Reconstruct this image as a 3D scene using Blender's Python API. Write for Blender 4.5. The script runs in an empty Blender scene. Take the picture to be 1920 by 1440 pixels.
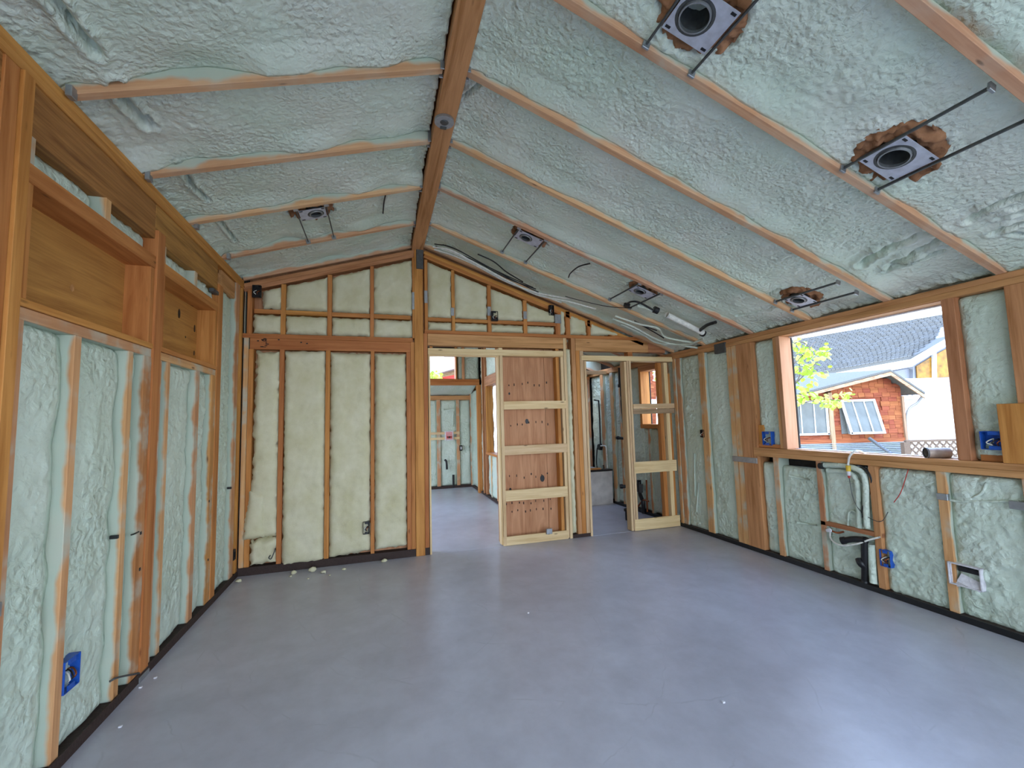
import bpy, math, random
import numpy as np
from mathutils import Vector, Matrix
C = bpy.context.scene.collection
RND = random.Random(7)

# ---------------------------------------------------------------- camera, world, light, exposure
YAW, PITCH, ROLL, FPX, EYE = 0.298, 0.083, -0.0261, 812.55, 1.4
cy, sy, cp, sp = math.cos(YAW), math.sin(YAW), math.cos(PITCH), math.sin(PITCH)
_f = np.array([sy*cp, cy*cp, sp]); _r = np.array([cy, -sy, 0.0]); _u = np.cross(_r, _f)
cr, sr = math.cos(ROLL), math.sin(ROLL)
RX, UX = cr*_r + sr*_u, -sr*_r + cr*_u
sc = bpy.context.scene
cd = bpy.data.cameras.new('camera'); cam = bpy.data.objects.new('camera', cd); C.objects.link(cam)
m = Matrix.Identity(4)
for i in range(3):
    m[i][0], m[i][1], m[i][2] = RX[i], UX[i], -_f[i]
m[2][3] = EYE
cam.matrix_world = m
cd.sensor_width = 36; cd.lens = FPX/1920*36; cd.clip_start = 0.05; cd.clip_end = 200
sc.camera = cam
sc.view_settings.view_transform = 'Standard'; sc.view_settings.look = 'None'
sc.view_settings.gamma = 1; sc.view_settings.use_curve_mapping = False
sc.view_settings.exposure = 1.6
w = bpy.data.worlds.new('sky'); sc.world = w; w.use_nodes = True
nt = w.node_tree; nt.nodes.clear()
out = nt.nodes.new('ShaderNodeOutputWorld'); bg = nt.nodes.new('ShaderNodeBackground')
tc = nt.nodes.new('ShaderNodeTexCoord'); sep = nt.nodes.new('ShaderNodeSeparateXYZ'); rp = nt.nodes.new('ShaderNodeValToRGB')
nt.links.new(tc.outputs['Generated'], sep.inputs[0]); nt.links.new(sep.outputs['Z'], rp.inputs[0])
rp.color_ramp.elements[0].position = 0.0; rp.color_ramp.elements[0].color = (0.80, 0.88, 1.0, 1)
rp.color_ramp.elements[1].position = 0.75; rp.color_ramp.elements[1].color = (0.36, 0.55, 1.0, 1)
e_ = rp.color_ramp.elements.new(0.22); e_.color = (0.68, 0.80, 1.0, 1)
nt.links.new(rp.outputs[0], bg.inputs[0]); bg.inputs[1].default_value = 2.6
nt.links.new(bg.outputs[0], out.inputs[0])
sl = bpy.data.lights.new('sun', 'SUN'); so = bpy.data.objects.new('sun', sl); C.objects.link(so)
sl.energy = 0.45; sl.angle = 0.2; sl.color = (1.0, 0.95, 0.86)
so.rotation_euler = Vector((0.55, 0.25, -0.8)).to_track_quat('-Z', 'Y').to_euler()
def portal(x, y, z, d, sx, szz):
    l = bpy.data.lights.new('sky_portal', 'AREA'); l.shape = 'RECTANGLE'; l.size = sx; l.size_y = szz
    l.cycles.is_portal = True
    o = bpy.data.objects.new('sky_portal', l); C.objects.link(o); o.location = (x, y, z)
    o.rotation_euler = Vector(d).to_track_quat('-Z', 'Z' if abs(d[2]) < .5 else 'Y').to_euler()

# ---------------------------------------------------------------- measured room, metres
XL, XR, YF = -1.285, 3.679, 4.791
HL, HR, RXX, HRG = 2.847, 2.224, 0.433, 3.365
SLR = (HRG-HR)/(XR-RXX); SLL = (HRG-HL)/(RXX-XL)
YB = -2.4                      # rear wall
def zroof(x): return HRG - SLR*(x-RXX) if x > RXX else HRG - SLL*(RXX-x)
def ray(px, py):
    x, y = (px-960)/FPX, (720-py)/FPX
    return x*RX + y*UX + _f
def onx(px, py, X): d = ray(px, py); t = X/d[0]; return Vector((X, d[1]*t, d[2]*t+EYE))
def ony(px, py, Y): d = ray(px, py); t = Y/d[1]; return Vector((d[0]*t, Y, d[2]*t+EYE))
def onz(px, py, Z): d = ray(px, py); t = (Z-EYE)/d[2]; return Vector((d[0]*t, d[1]*t, Z))
def onroof(px, py, dz=0.0):
    d = ray(px, py)
    for s, rt in ((SLR, True), (-SLL, False)):
        t = (HRG + s*RXX + dz - EYE)/(d[2] + s*d[0]); p = d*t
        if (p[0] > RXX) == rt: return Vector((p[0], p[1], p[2]+EYE))
    return Vector((p[0], p[1], p[2]+EYE))
def lw(px, py, off=0): return onx(px, py, XL-off)
def rw(px, py, off=0): return onx(px, py, XR+off)
def fw(px, py, off=0): return ony(px, py, YF+off)

# ---------------------------------------------------------------- helpers
def tag(o, label=None, cat=None, group=None, kind=None):
    if label: o['label'] = label
    if cat: o['category'] = cat
    if group: o['group'] = group
    if kind: o['kind'] = kind
    return o
def empty(name, loc=(0, 0, 0), rz=0):
    o = bpy.data.objects.new(name, None); C.objects.link(o); o.location = loc; o.rotation_euler = (0, 0, rz)
    o.empty_display_size = .05
    return o
def thing(name, loc, label, cat, group=None):
    return tag(empty(name, loc), label, cat, group)
def wm(o): return o.matrix_basis if o.parent is None else wm(o.parent) @ o.matrix_parent_inverse @ o.matrix_basis
def mesh(name, vs, fs, mat, parent=None, smooth=False):
    me = bpy.data.meshes.new(name); me.from_pydata([tuple(map(float, v)) for v in vs], [], fs)
    if smooth: me.polygons.foreach_set('use_smooth', [True]*len(me.polygons))
    me.materials.append(mat)
    o = bpy.data.objects.new(name, me); C.objects.link(o)
    if parent is not None:
        o.parent = parent
        o.matrix_parent_inverse = wm(parent).inverted()
    return o
_boxcache = {}
def boxdata(hx, hy, hz, mat, ch=0.002):
    key = (round(hx, 4), round(hy, 4), round(hz, 4), mat.name)
    if key in _boxcache: return _boxcache[key]
    ch = min(ch, hx*.3, hy*.3, hz*.3)
    vs = []; idx = {}
    for sx_ in (-1, 1):
        for sy_ in (-1, 1):
            for sz_ in (-1, 1):
                for a in range(3):
                    p = [sx_*(hx-ch), sy_*(hy-ch), sz_*(hz-ch)]
                    p[a] = (sx_, sy_, sz_)[a]*(hx, hy, hz)[a]
                    idx[(sx_, sy_, sz_, a)] = len(vs); vs.append(p)
    fs = []
    for a in range(3):
        b, c = (a+1) % 3, (a+2) % 3
        for s in (-1, 1):
            q = []
            for (i, j) in ((-1, -1), (1, -1), (1, 1), (-1, 1)):
                k = [0, 0, 0]; k[a] = s; k[b] = i; k[c] = j; q.append(idx[(*k, a)])
            fs.append(q if s > 0 else q[::-1])
    for a in range(3):
        b, c = (a+1) % 3, (a+2) % 3
        for i in (-1, 1):
            for j in (-1, 1):
                k0 = [0, 0, 0]; k0[a] = -1; k0[b] = i; k0[c] = j; k1 = list(k0); k1[a] = 1
                fs.append([idx[(*k0, b)], idx[(*k1, b)], idx[(*k1, c)], idx[(*k0, c)]][::(1 if i*j > 0 else -1)])
    for sx_ in (-1, 1):
        for sy_ in (-1, 1):
            for sz_ in (-1, 1):
                q = [idx[(sx_, sy_, sz_, a)] for a in range(3)]
                fs.append(q if sx_*sy_*sz_ > 0 else q[::-1])
    me = bpy.data.meshes.new('box'); me.from_pydata(vs, [], fs); me.materials.append(mat)
    _boxcache[key] = me
    return me
def plank(name, parent, c, X, Z, hx, hy, hz, mat):
    """box with local X along the grain, local Z towards the room"""
    X = Vector(X).normalized(); Z = Vector(Z).normalized(); Y = Z.cross(X).normalized(); Z = X.cross(Y)
    o = bpy.data.objects.new(name, boxdata(hx, hy, hz, mat)); C.objects.link(o)
    M = Matrix.Identity(4)
    for i in range(3): M[i][0], M[i][1], M[i][2], M[i][3] = X[i], Y[i], Z[i], c[i]
    if parent is not None:
        o.parent = parent; M = wm(parent).inverted() @ M
    o.matrix_basis = M
    return o
def bx(name, parent, x0, x1, y0, y1, z0, z1, mat, face=None):
    d = [abs(x1-x0), abs(y1-y0), abs(z1-z0)]
    a = d.index(max(d)); X = [0, 0, 0]; X[a] = 1
    if face is None:
        b = d.index(min(d)); face = [0, 0, 0]; face[b] = 1
        if b == a: face = [1, 0, 0] if a != 0 else [0, 0, 1]
    n = [abs(v) for v in face].index(1); t = 3-a-n
    if a == n:
        a = (n+1) % 3 if d[(n+1) % 3] >= d[(n+2) % 3] else (n+2) % 3
        X = [0, 0, 0]; X[a] = 1; t = 3-a-n
    return plank(name, parent, ((x0+x1)/2, (y0+y1)/2, (z0+z1)/2), X, face, d[a]/2, d[t]/2, d[n]/2, mat)
def smoothpts(pts, n=6):
    pts = [Vector(p) for p in pts]
    if len(pts) < 3: return pts
    P = [pts[0]*2-pts[1]] + pts + [pts[-1]*2-pts[-2]]; r = []
    for i in range(1, len(P)-2):
        a, b, c, d = P[i-1:i+3]
        for k in range(n):
            t = k/n
            r.append(.5*((2*b)+(c-a)*t+(2*a-5*b+4*c-d)*t*t+(3*b-a-3*c+d)*t**3))
    return r + [pts[-1]]
def tubedata(pts, r, seg=8, closed=True, rf=None):
    vs, fs = [], []; n = len(pts); up = Vector((0.13, 0.31, 0.94))
    for i, p in enumerate(pts):
        t = (pts[min(i+1, n-1)]-pts[max(i-1, 0)]).normalized()
        a = t.cross(up)
        if a.length < .05: a = t.cross(Vector((1, 0, 0)))
        a.normalize(); b = t.cross(a); rr = r*(rf(i/(n-1)) if rf else 1)
        for k in range(seg):
            th = 2*math.pi*k/seg; vs.append(p+a*math.cos(th)*rr+b*math.sin(th)*rr)
    for i in range(n-1):
        for k in range(seg):
            fs.append((i*seg+k, i*seg+(k+1) % seg, (i+1)*seg+(k+1) % seg, (i+1)*seg+k))
    if closed: fs += [tuple(range(seg)), tuple(range((n-1)*seg, n*seg))[::-1]]
    return vs, fs
def tube(name, pts, r, mat, parent=None, seg=8, n=6, rf=None):
    vs, fs = tubedata(smoothpts(pts, n), r, seg, True, rf)
    return mesh(name, vs, fs, mat, parent, True)
def frustum(name, c, axis, r0, r1, h, mat, parent, seg=20, cap0=True, cap1=True, th=0.0):
    """ring wall from c along axis; th > 0 makes it a hollow tube"""
    A = Vector(axis).normalized(); t = Vector((0, 0, 1)) if abs(A.z) < .9 else Vector((1, 0, 0))
    U = A.cross(t).normalized(); V = A.cross(U); c = Vector(c); vs, fs = [], []
    rings = [(r0, 0), (r1, h)] + ([(r1-th, h), (r0-th, 0)] if th else [])
    for (r, z) in rings:
        for k in range(seg):
            a = 2*math.pi*k/seg; vs.append(c+A*z+U*math.cos(a)*r+V*math.sin(a)*r)
    nr = len(rings)
    for i in range(nr if th else 1):
        j = (i+1) % nr
        for k in range(seg): fs.append((i*seg+k, i*seg+(k+1) % seg, j*seg+(k+1) % seg, j*seg+k))
    if not th:
        if cap0: fs.append(tuple(range(seg))[::-1])
        if cap1: fs.append(tuple(range(seg, 2*seg)))
    return mesh(name, vs, fs, mat, parent, False)

# ---------------------------------------------------------------- noise for real relief
def vnoise(x, y, seed=0):
    xi, yi = np.floor(x).astype(np.int64), np.floor(y).astype(np.int64)
    xf, yf = x-xi, y-yi; u = xf*xf*xf*(xf*(xf*6-15)+10); v = yf*yf*yf*(yf*(yf*6-15)+10)
    def g(a, b, dx, dy):
        h = (a*374761393 + b*668265263 + seed*982451653) & 0xffffffff
        h = ((h ^ (h >> 13))*1274126177) & 0xffffffff; h = (h ^ (h >> 16)) & 0xffff
        t = h/65536.0*2*np.pi
        return np.cos(t)*dx+np.sin(t)*dy
    a = g(xi, yi, xf, yf); b = g(xi+1, yi, xf-1, yf); c = g(xi, yi+1, xf, yf-1); d = g(xi+1, yi+1, xf-1, yf-1)
    return (a+(b-a)*u+(c-a)*v+(a-b-c+d)*u*v)*1.4
def lumps(x, y, seed, s):
    wx = x+vnoise(x/.09, y/.09, seed+5)*.02; wy = y+vnoise(x/.09, y/.09, seed+6)*.02
    return np.abs(vnoise(wx/s, wy/s, seed))
def grid(name, parent, O, U, V, N, L, H, res, dfun, mat, skirt=.10):
    O, U, V, N = map(np.array, (O, U, V, N)); nu, nv = max(3, int(L/res)), max(3, int(H/res))
    u = np.linspace(0, L, nu); v = np.linspace(0, H, nv); u = np.r_[u[0], u, u[-1]]; v = np.r_[v[0], v, v[-1]]
    uu, vv = np.meshgrid(u, v, indexing='ij'); D = dfun(uu, vv)
    D[0, :] = D[-1, :] = D[:, 0] = D[:, -1] = -skirt
    P = O + uu[..., None]*U + vv[..., None]*V + D[..., None]*N
    a, b = P.shape[:2]; I = np.arange(a*b).reshape(a, b)
    F = np.stack([I[:-1, :-1], I[1:, :-1], I[1:, 1:], I[:-1, 1:]], -1).reshape(-1, 4)
    if np.dot(np.cross(U, V), N) < 0: F = F[:, ::-1]
    me = bpy.data.meshes.new(name)
    me.vertices.add(a*b); me.vertices.foreach_set('co', P.reshape(-1))
    me.loops.add(F.size); me.loops.foreach_set('vertex_index', F.reshape(-1))
    me.polygons.add(len(F)); me.polygons.foreach_set('loop_start', np.arange(0, F.size, 4)); me.update(calc_edges=True)
    me.polygons.foreach_set('use_smooth', [True]*len(F)); me.materials.append(mat)
    o = bpy.data.objects.new(name, me); C.objects.link(o); o.parent = parent
    return o

# ---------------------------------------------------------------- materials
def S(h):
    c = [int(h[i:i+2], 16)/255 for i in (0, 2, 4)]
    return tuple((x/12.92 if x < .04045 else ((x+.055)/1.055)**2.4) for x in c)+(1,)
class NM:
    def __init__(s, name):
        s.m = bpy.data.materials.new(name); s.m.use_nodes = True; s.t = s.m.node_tree; s.t.nodes.clear()
        s.o = s.n('OutputMaterial'); s.b = s.n('BsdfPrincipled'); s.l(s.b.outputs[0], s.o.inputs[0])
    def n(s, k, **kw):
        x = s.t.nodes.new('ShaderNode'+k)
        for a, b in kw.items():
            if a in ('operation', 'blend_type', 'data_type', 'feature', 'wave_type', 'bands_direction', 'distance'): 
                if a == 'distance' and k == 'Bump': x.inputs['Distance'].default_value = b
                else: setattr(x, a, b)
            else: x.inputs[a.replace('_', ' ')].default_value = b
        return x
    def l(s, a, b): s.t.links.new(a, b)
    def ramp(s, src, stops):
        r = s.n('ValToRGB'); e = r.color_ramp.elements
        while len(e) < len(stops): e.new(.5)
        for q, (p, c) in zip(e, stops): q.position = p; q.color = c if len(c) == 4 else (*c, 1)
        s.l(src, r.inputs[0]); return r.outputs[0]
    def mix(s, f, a, b, mode='MIX'):
        x = s.n('Mix'); x.data_type = 'RGBA'; x.blend_type = mode
        for i, v in ((0, f), (6, a), (7, b)):
            if hasattr(v, 'links') or hasattr(v, 'is_linked'): s.l(v, x.inputs[i])
            else: x.inputs[i].default_value = v
        return x.outputs[2]
    def math(s, op, a, b=0.0, c=None):
        x = s.n('Math'); x.operation = op
        for i, v in enumerate((a, b) + ((c,) if c is not None else ())):
            if hasattr(v, 'is_linked'): s.l(v, x.inputs[i])
            else: x.inputs[i].default_value = v
        return x.outputs[0]
    def bump(s, h, strength, dist):
        b = s.n('Bump'); b.inputs['Strength'].default_value = strength; b.inputs['Distance'].default_value = dist
        s.l(h, b.inputs['Height']); s.l(b.outputs[0], s.b.inputs['Normal'])
def plain(name, col, rough=.6, metal=0.0, bump=0, bscale=40, var=.12, spec=.4):
    k = NM(name); tcn = k.n('TexCoord'); no = k.n('TexNoise', Scale=bscale, Detail=4.0); k.l(tcn.outputs['Object'], no.inputs[0])
    c = S(col); d = tuple(x*(1-var*2) for x in c[:3])+(1,)
    k.l(k.ramp(no.outputs[0], [(.3, d), (.65, c)]), k.b.inputs['Base Color'])
    k.b.inputs['Roughness'].default_value = rough; k.b.inputs['Metallic'].default_value = metal
    k.b.inputs['Specular IOR Level'].default_value = spec
    if bump: k.bump(no.outputs[0], bump, .01)
    return k.m
FOAM_A, FOAM_B = 'b3d1c1', 'c6d8cc'
def wood(name, light, dark, spray=0.0, knots=.5, grain=1.0, rough=.62, reach=.62):
    k = NM(name); tcn = k.n('TexCoord'); oi = k.n('ObjectInfo')
    add = k.n('VectorMath'); add.operation = 'ADD'; k.l(tcn.outputs['Object'], add.inputs[0])
    sc_ = k.n('VectorMath'); sc_.operation = 'SCALE'; sc_.inputs['Scale'].default_value = 37.0
    cmb = k.n('CombineXYZ'); [k.l(oi.outputs['Random'], cmb.inputs[i]) for i in range(3)]
    k.l(cmb.outputs[0], sc_.inputs[0]); k.l(sc_.outputs[0], add.inputs[1])
    mp = k.n('Mapping'); mp.inputs['Scale'].default_value = (.9, 14, 14); k.l(add.outputs[0], mp.inputs[0])
    no = k.n('TexNoise', Scale=1.6, Detail=5.0, Roughness=.6, Distortion=.5); k.l(mp.outputs[0], no.inputs[0])
    mp2 = k.n('Mapping'); mp2.inputs['Scale'].default_value = (2.5, 90, 90); k.l(add.outputs[0], mp2.inputs[0])
    fi = k.n('TexNoise', Scale=1.3, Detail=3.0); k.l(mp2.outputs[0], fi.inputs[0])
    big = k.n('TexNoise', Scale=1.7, Detail=2.0); k.l(add.outputs[0], big.inputs[0])
    col = k.ramp(no.outputs[0], [(.28, S(dark)), (.60, S(light))])
    col = k.mix(k.math('MULTIPLY', fi.outputs[0], .26*grain), col, S(dark), 'MULTIPLY')
    col = k.mix(.35, col, k.ramp(big.outputs[0], [(.3, (.80, .74, .68, 1)), (.7, (1.1, 1.07, 1.03, 1))]), 'MULTIPLY')
    # per-board tone
    hsv = k.n('HueSaturation'); k.l(col, hsv.inputs['Color'])
    k.l(k.math('MULTIPLY_ADD', oi.outputs['Random'], .28, .88), hsv.inputs['Value'])
    k.l(k.math('MULTIPLY_ADD', oi.outputs['Random'], .02, .49), hsv.inputs['Hue'])
    col = hsv.outputs[0]
    if knots:
        mp3 = k.n('Mapping'); mp3.inputs['Scale'].default_value = (1.6, 6, 6); k.l(add.outputs[0], mp3.inputs[0])
        vo = k.n('TexVoronoi', Scale=1.5); k.l(mp3.outputs[0], vo.inputs[0])
        kn = k.ramp(vo.outputs['Distance'], [(.03, (1, 1, 1, 1)), (.09*knots+.04, (0, 0, 0, 1))])
        col = k.mix(k.math('MULTIPLY', kn, .75), col, S('4f2c14'))
    if spray:
        se = k.n('SeparateXYZ'); k.l(tcn.outputs['Generated'], se.inputs[0])
        sn = k.n('TexNoise', Scale=5.0, Detail=3.0); k.l(add.outputs[0], sn.inputs[0])
        m_ = k.math('SUBTRACT', k.math('MULTIPLY_ADD', sn.outputs[0], .55, reach), se.outputs['Z'])
        m_ = k.math('MULTIPLY', k.ramp(m_, [(.0, (0, 0, 0, 1)), (.12, (1, 1, 1, 1))]), spray)
        col = k.mix(m_, col, S('b4c0b0'))
        # thin mist that reached the room face
        m2 = k.ramp(sn.outputs[0], [(.46, (0, 0, 0, 1)), (.72, (1, 1, 1, 1))])
        col = k.mix(k.math('MULTIPLY', m2, .34*spray), col, S('c9c2b0'))
    k.l(col, k.b.inputs['Base Color']); k.b.inputs['Roughness'].default_value = rough
    k.b.inputs['Specular IOR Level'].default_value = .3
    k.bump(fi.outputs[0], .25, .002)
    return k.m
def foam_mat(name, a, b, rough=.42, bs=1.0):
    k = NM(name); tcn = k.n('TexCoord')
    big = k.n('TexNoise', Scale=1.8, Detail=3.0); k.l(tcn.outputs['Object'], big.inputs[0])
    col = k.ramp(big.outputs[0], [(.32, S(a)), (.66, S(b))])
    fi = k.n('TexNoise', Scale=34.0*bs, Detail=4.0, Roughness=.55, Distortion=.6); k.l(tcn.outputs['Object'], fi.inputs[0])
    vo = k.n('TexVoronoi', Scale=48.0*bs); vo.feature = 'SMOOTH_F1'; k.l(tcn.outputs['Object'], vo.inputs[0])
    sp_ = k.n('TexNoise', Scale=2.6, Detail=1.0); k.l(tcn.outputs['Object'], sp_.inputs[0])
    h = k.math('ADD', k.math('MULTIPLY', fi.outputs[0], .8), k.math('MULTIPLY', vo.outputs['Distance'], -.55))
    h = k.math('MULTIPLY', h, k.ramp(sp_.outputs[0], [(.35, (.35, .35, .35, 1)), (.62, (1, 1, 1, 1))]))
    k.l(col, k.b.inputs['Base Color']); k.b.inputs['Roughness'].default_value = rough
    k.b.inputs['Specular IOR Level'].default_value = .5
    k.bump(h, .9, .022)
    return k.m
FOAM = foam_mat('spray_foam', 'cad8c6', 'd8dccf')
FOAMW = foam_mat('spray_foam_wall', 'c4d3c1', 'd0dccd', .36, .7)
FIR = wood('fir', 'd09150', 'a8682e', 0, .5)
FIRS = wood('fir_sprayed', 'd8a878', 'b88254', 1.0, .5, reach=.71)
FIRB = wood('fir_side_sprayed', 'd0985c', 'a87036', .999, .5, reach=.71)
RAFT = wood('rafter_fir', 'dcb089', 'bf8f69', 1.0, .3)
DARKF = wood('red_fir', 'cd9668', '9c683a', 0, .5)
GLU = wood('laminated_beam', 'c89450', '855a2c', 0, 0, 2.2)
PINE = wood('pale_pine', 'e6cda2', 'ccab7c', 0, .45, .7)
RAFT2 = wood('pinkish_fir', 'cf9f78', 'b5855c', 0, .3)
GREY = wood('weathered_fir', 'b59a7c', '80664a', 0, .4)
def ply(name, light, dark, kn=.10):
    k = NM(name); tcn = k.n('TexCoord'); mp = k.n('Mapping'); mp.inputs['Scale'].default_value = (6, 6, 1.0)
    k.l(tcn.outputs['Object'], mp.inputs[0])
    mp.inputs['Scale'].default_value = (.9, 6, 6)
    no = k.n('TexNoise', Scale=1.6, Detail=5.0, Distortion=1.2); k.l(mp.outputs[0], no.inputs[0])
    col = k.ramp(no.outputs[0], [(.25, S(dark)), (.65, S(light))])
    mp2 = k.n('Mapping'); mp2.inputs['Scale'].default_value = (3, 120, 120); k.l(tcn.outputs['Object'], mp2.inputs[0])
    fi = k.n('TexNoise', Scale=1.0, Detail=3.0); k.l(mp2.outputs[0], fi.inputs[0])
    col = k.mix(.4, col, k.ramp(fi.outputs[0], [(.3, (.6, .5, .42, 1)), (.6, (1, 1, 1, 1))]), 'MULTIPLY')
    k.l(col, k.b.inputs['Base Color']); k.b.inputs['Roughness'].default_value = .65
    k.bump(fi.outputs[0], .2, .002)
    return k.m
PLY = ply('plywood', 'c89048', 'a06a30'); PLYR = ply('red_plywood', 'd09a70', 'a87046')
def concrete():
    k = NM('troweled_concrete'); tcn = k.n('TexCoord')
    a = k.n('TexNoise', Scale=.9, Detail=6.0, Roughness=.6, Distortion=.8); k.l(tcn.outputs['Object'], a.inputs[0])
    b = k.n('TexNoise', Scale=6.0, Detail=6.0, Roughness=.65); k.l(tcn.outputs['Object'], b.inputs[0])
    c = k.n('TexNoise', Scale=60.0, Detail=3.0); k.l(tcn.outputs['Object'], c.inputs[0])
    col = k.ramp(a.outputs[0], [(.3, S('aeaeb8')), (.7, S('c2c3cd'))])
    col = k.mix(.5, col, k.ramp(b.outputs[0], [(.3, (.78, .77, .76, 1)), (.62, (1.06, 1.06, 1.06, 1))]), 'MULTIPLY')
    # trowel swirls: faint arcs burnished into the slab
    for (ax, ay, f) in ((-.35, 1.0, 9.0), (.9, -.6, 6.0)):
        dv = k.n('VectorMath'); dv.operation = 'DISTANCE'; k.l(tcn.outputs['Object'], dv.inputs[0]); dv.inputs[1].default_value = (ax, ay, 0)
        sn = k.math('ABSOLUTE', k.math('SINE', k.math('MULTIPLY', k.math('MULTIPLY_ADD', a.outputs[0], .25, dv.outputs['Value']), f)))
        ln = k.ramp(sn, [(.0, (1, 1, 1, 1)), (.05, (0, 0, 0, 1))])
        mk = k.ramp(b.outputs[0], [(.5, (0, 0, 0, 1)), (.62, (1, 1, 1, 1))])
        col = k.mix(k.math('MULTIPLY', k.math('MULTIPLY', ln, mk), .22), col, S('6f6e70'))
    k.l(col, k.b.inputs['Base Color'])
    k.b.inputs['Roughness'].default_value = .33
    k.b.inputs['Specular IOR Level'].default_value = .5
    k.bump(c.outputs[0], .06, .002)
    return k.m
CONC = concrete()
def battmat(name, a, b):
    k = NM(name); tcn = k.n('TexCoord'); n1 = k.n('TexNoise', Scale=5.0, Detail=5.0, Roughness=.6); k.l(tcn.outputs['Object'], n1.inputs[0])
    n2 = k.n('TexNoise', Scale=70.0, Detail=4.0, Roughness=.7, Distortion=1.5); k.l(tcn.outputs['Object'], n2.inputs[0])
    k.l(k.ramp(n1.outputs[0], [(.3, S(a)), (.65, S(b))]), k.b.inputs['Base Color'])
    k.b.inputs['Roughness'].default_value = 1.0; k.b.inputs['Specular IOR Level'].default_value = .1
    k.bump(k.math('ADD', n1.outputs[0], k.math('MULTIPLY', n2.outputs[0], .5)), .5, .012)
    return k.m
BATT = battmat('glass_fibre', 'ccc6a0', 'dad5b8'); WOOL = battmat('mineral_wool', '6e4a30', 'ab7c5c')
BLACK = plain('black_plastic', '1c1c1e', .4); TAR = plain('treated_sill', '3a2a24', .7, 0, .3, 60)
PAPER = plain('building_paper', '2a2622', .8); STEEL = plain('galvanised_steel', 'a9adb0', .38, .75, 0, 30, .1)
DSTEEL = plain('dark_steel', '5c5e5e', .5, .5); BLUE = plain('blue_plastic', '1f57b5', .4); WHITE = plain('white_plastic', 'e2e0e4', .45)
WIREW = plain('white_cable', 'ecebe2', .5); YEL = plain('yellow_plastic', 'e2bd3a', .45); RED = plain('red_plastic', 'c0392b', .5)
COPPER = plain('copper', 'a6603c', .35, .8); PINK = plain('pink_label', 'e8a0a0', .6); ORANGE = plain('orange_plastic', 'e8743a', .5)
TUBM = plain('tub_wrap', 'd6d2cc', .55, 0, .3, 8); RUST = plain('rusty_tin', 'b8ab9e', .45, .3, .3, 14, .25)
SHING = wood('cedar_shingle', 'a8613f', '74391f', 0, 0, 1.3, .8); WHP = plain('white_paint', 'f2f2f0', .6); ASPH = plain('asphalt_shingle', '6b6b66', .9, 0, .4, 60, .2)
GLASSM = plain('window_pane', '646b69', .15, 0, 0, 3, .15); AMBER = plain('amber_pane', 'a8771c', .3, 0, 0, 4, .3)
CORR = plain('corrugated_steel', 'a6aeb2', .35, .5, 0, 20, .08); BARK = plain('bark', '6e6258', .9, 0, .4, 40)
LEAF = plain('leaf', 'b9dc4a', .5, 0, 0, 8, .2); GROUND = plain('yard_paving', 'cfc0a0', .9, 0, .3, 12); LATT = plain('weathered_lattice', '6e5c4c', .8)
k_ = LEAF.node_tree; b_ = [n for n in k_.nodes if n.type == 'BSDF_PRINCIPLED'][0]; b_.inputs['Transmission Weight'].default_value = 0.0
ROOFW = plain('white_fascia', 'eef0f0', .6)
EAVEG = plain('grey_white_eave', 'b4bcc0', .7); EAVEG2 = plain('pale_roof', '9aa0a0', .8); CURT = plain('curtain', '7e827e', .8)
SIDING = plain('pale_siding', '9da2ae', .8)

def struct(name):
    o = empty(name); o['kind'] = 'structure'; return o
def sbox(name, parent, x0, x1, y0, y1, z0, z1, mat):
    return bx(name, parent, x0, x1, y0, y1, z0, z1, mat)

# ================================================================ SETTING
yard = mesh('ground', [(-14, -14, -.12), (34, -14, -.12), (34, 40, -.12), (-14, 40, -.12)], [(0, 1, 2, 3)], GROUND); yard['kind'] = 'structure'
vs = []; 
fl = bx('floor', None, XL-.16, XR+.16, YB-.1, 9.5, -.1, 0, CONC, (0, 0, 1)); fl['kind'] = 'structure'

WL, WR, WF, CE = struct('wall_left'), struct('wall_right'), struct('wall_far'), struct('ceiling')
# sheathing
def sheet(parent, x0, x1, y0, y1, z0, z1, mat=PAPER): return bx('sheathing', parent, x0, x1, y0, y1, z0, z1, mat)
sheet(WL, XL-.165, XL-.146, YB, YF+.1, 0, 3.0)
sheet(WL, XL-.165, XL-.146, YF+.1, 5.2, 0, 3.0); sheet(WL, XL-.165, XL-.146, 5.2, 8.1, 0, .02); sheet(WL, XL-.165, XL-.146, 5.2, 8.1, 2.25, 3.0); sheet(WL, XL-.165, XL-.146, 8.1, 9.4, 0, 3.0)  # leaves an unseen side opening, added to light the back room
WY0, WY1, WZ0, WZ1 = rw(1768, 600).y, rw(1466, 700).y, 1.055, rw(1600, 600).z     # main window opening
BY0, BY1, BZ0, BZ1 = 4.99, 5.52, 1.29, 2.06                                     # bathroom window
xo0, xo1 = XR+.146, XR+.165
sheet(WR, xo0, xo1, WY1, BY0, 0, 2.42); sheet(WR, xo0, xo1, BY1, 7.3, 0, 2.42)
sheet(WR, xo0, xo1, WY0, WY1, 0, WZ0-.08); sheet(WR, xo0, xo1, WY0, WY1, WZ1+.02, 2.42)
sheet(WR, xo0, xo1, BY0, BY1, 0, BZ0); sheet(WR, xo0, xo1, BY0, BY1, BZ1, 2.42)
sheet(WR, xo0, xo1, -.2, WY0, 0, 2.42); sheet(WR, xo0, xo1, YB, -1.9, 0, 2.42); sheet(WR, xo0, xo1, -1.9, -.2, 0, .9); sheet(WR, xo0, xo1, -1.9, -.2, 2.05, 2.42)  # leaves an unseen window gap behind the camera, added for daylight
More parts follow.
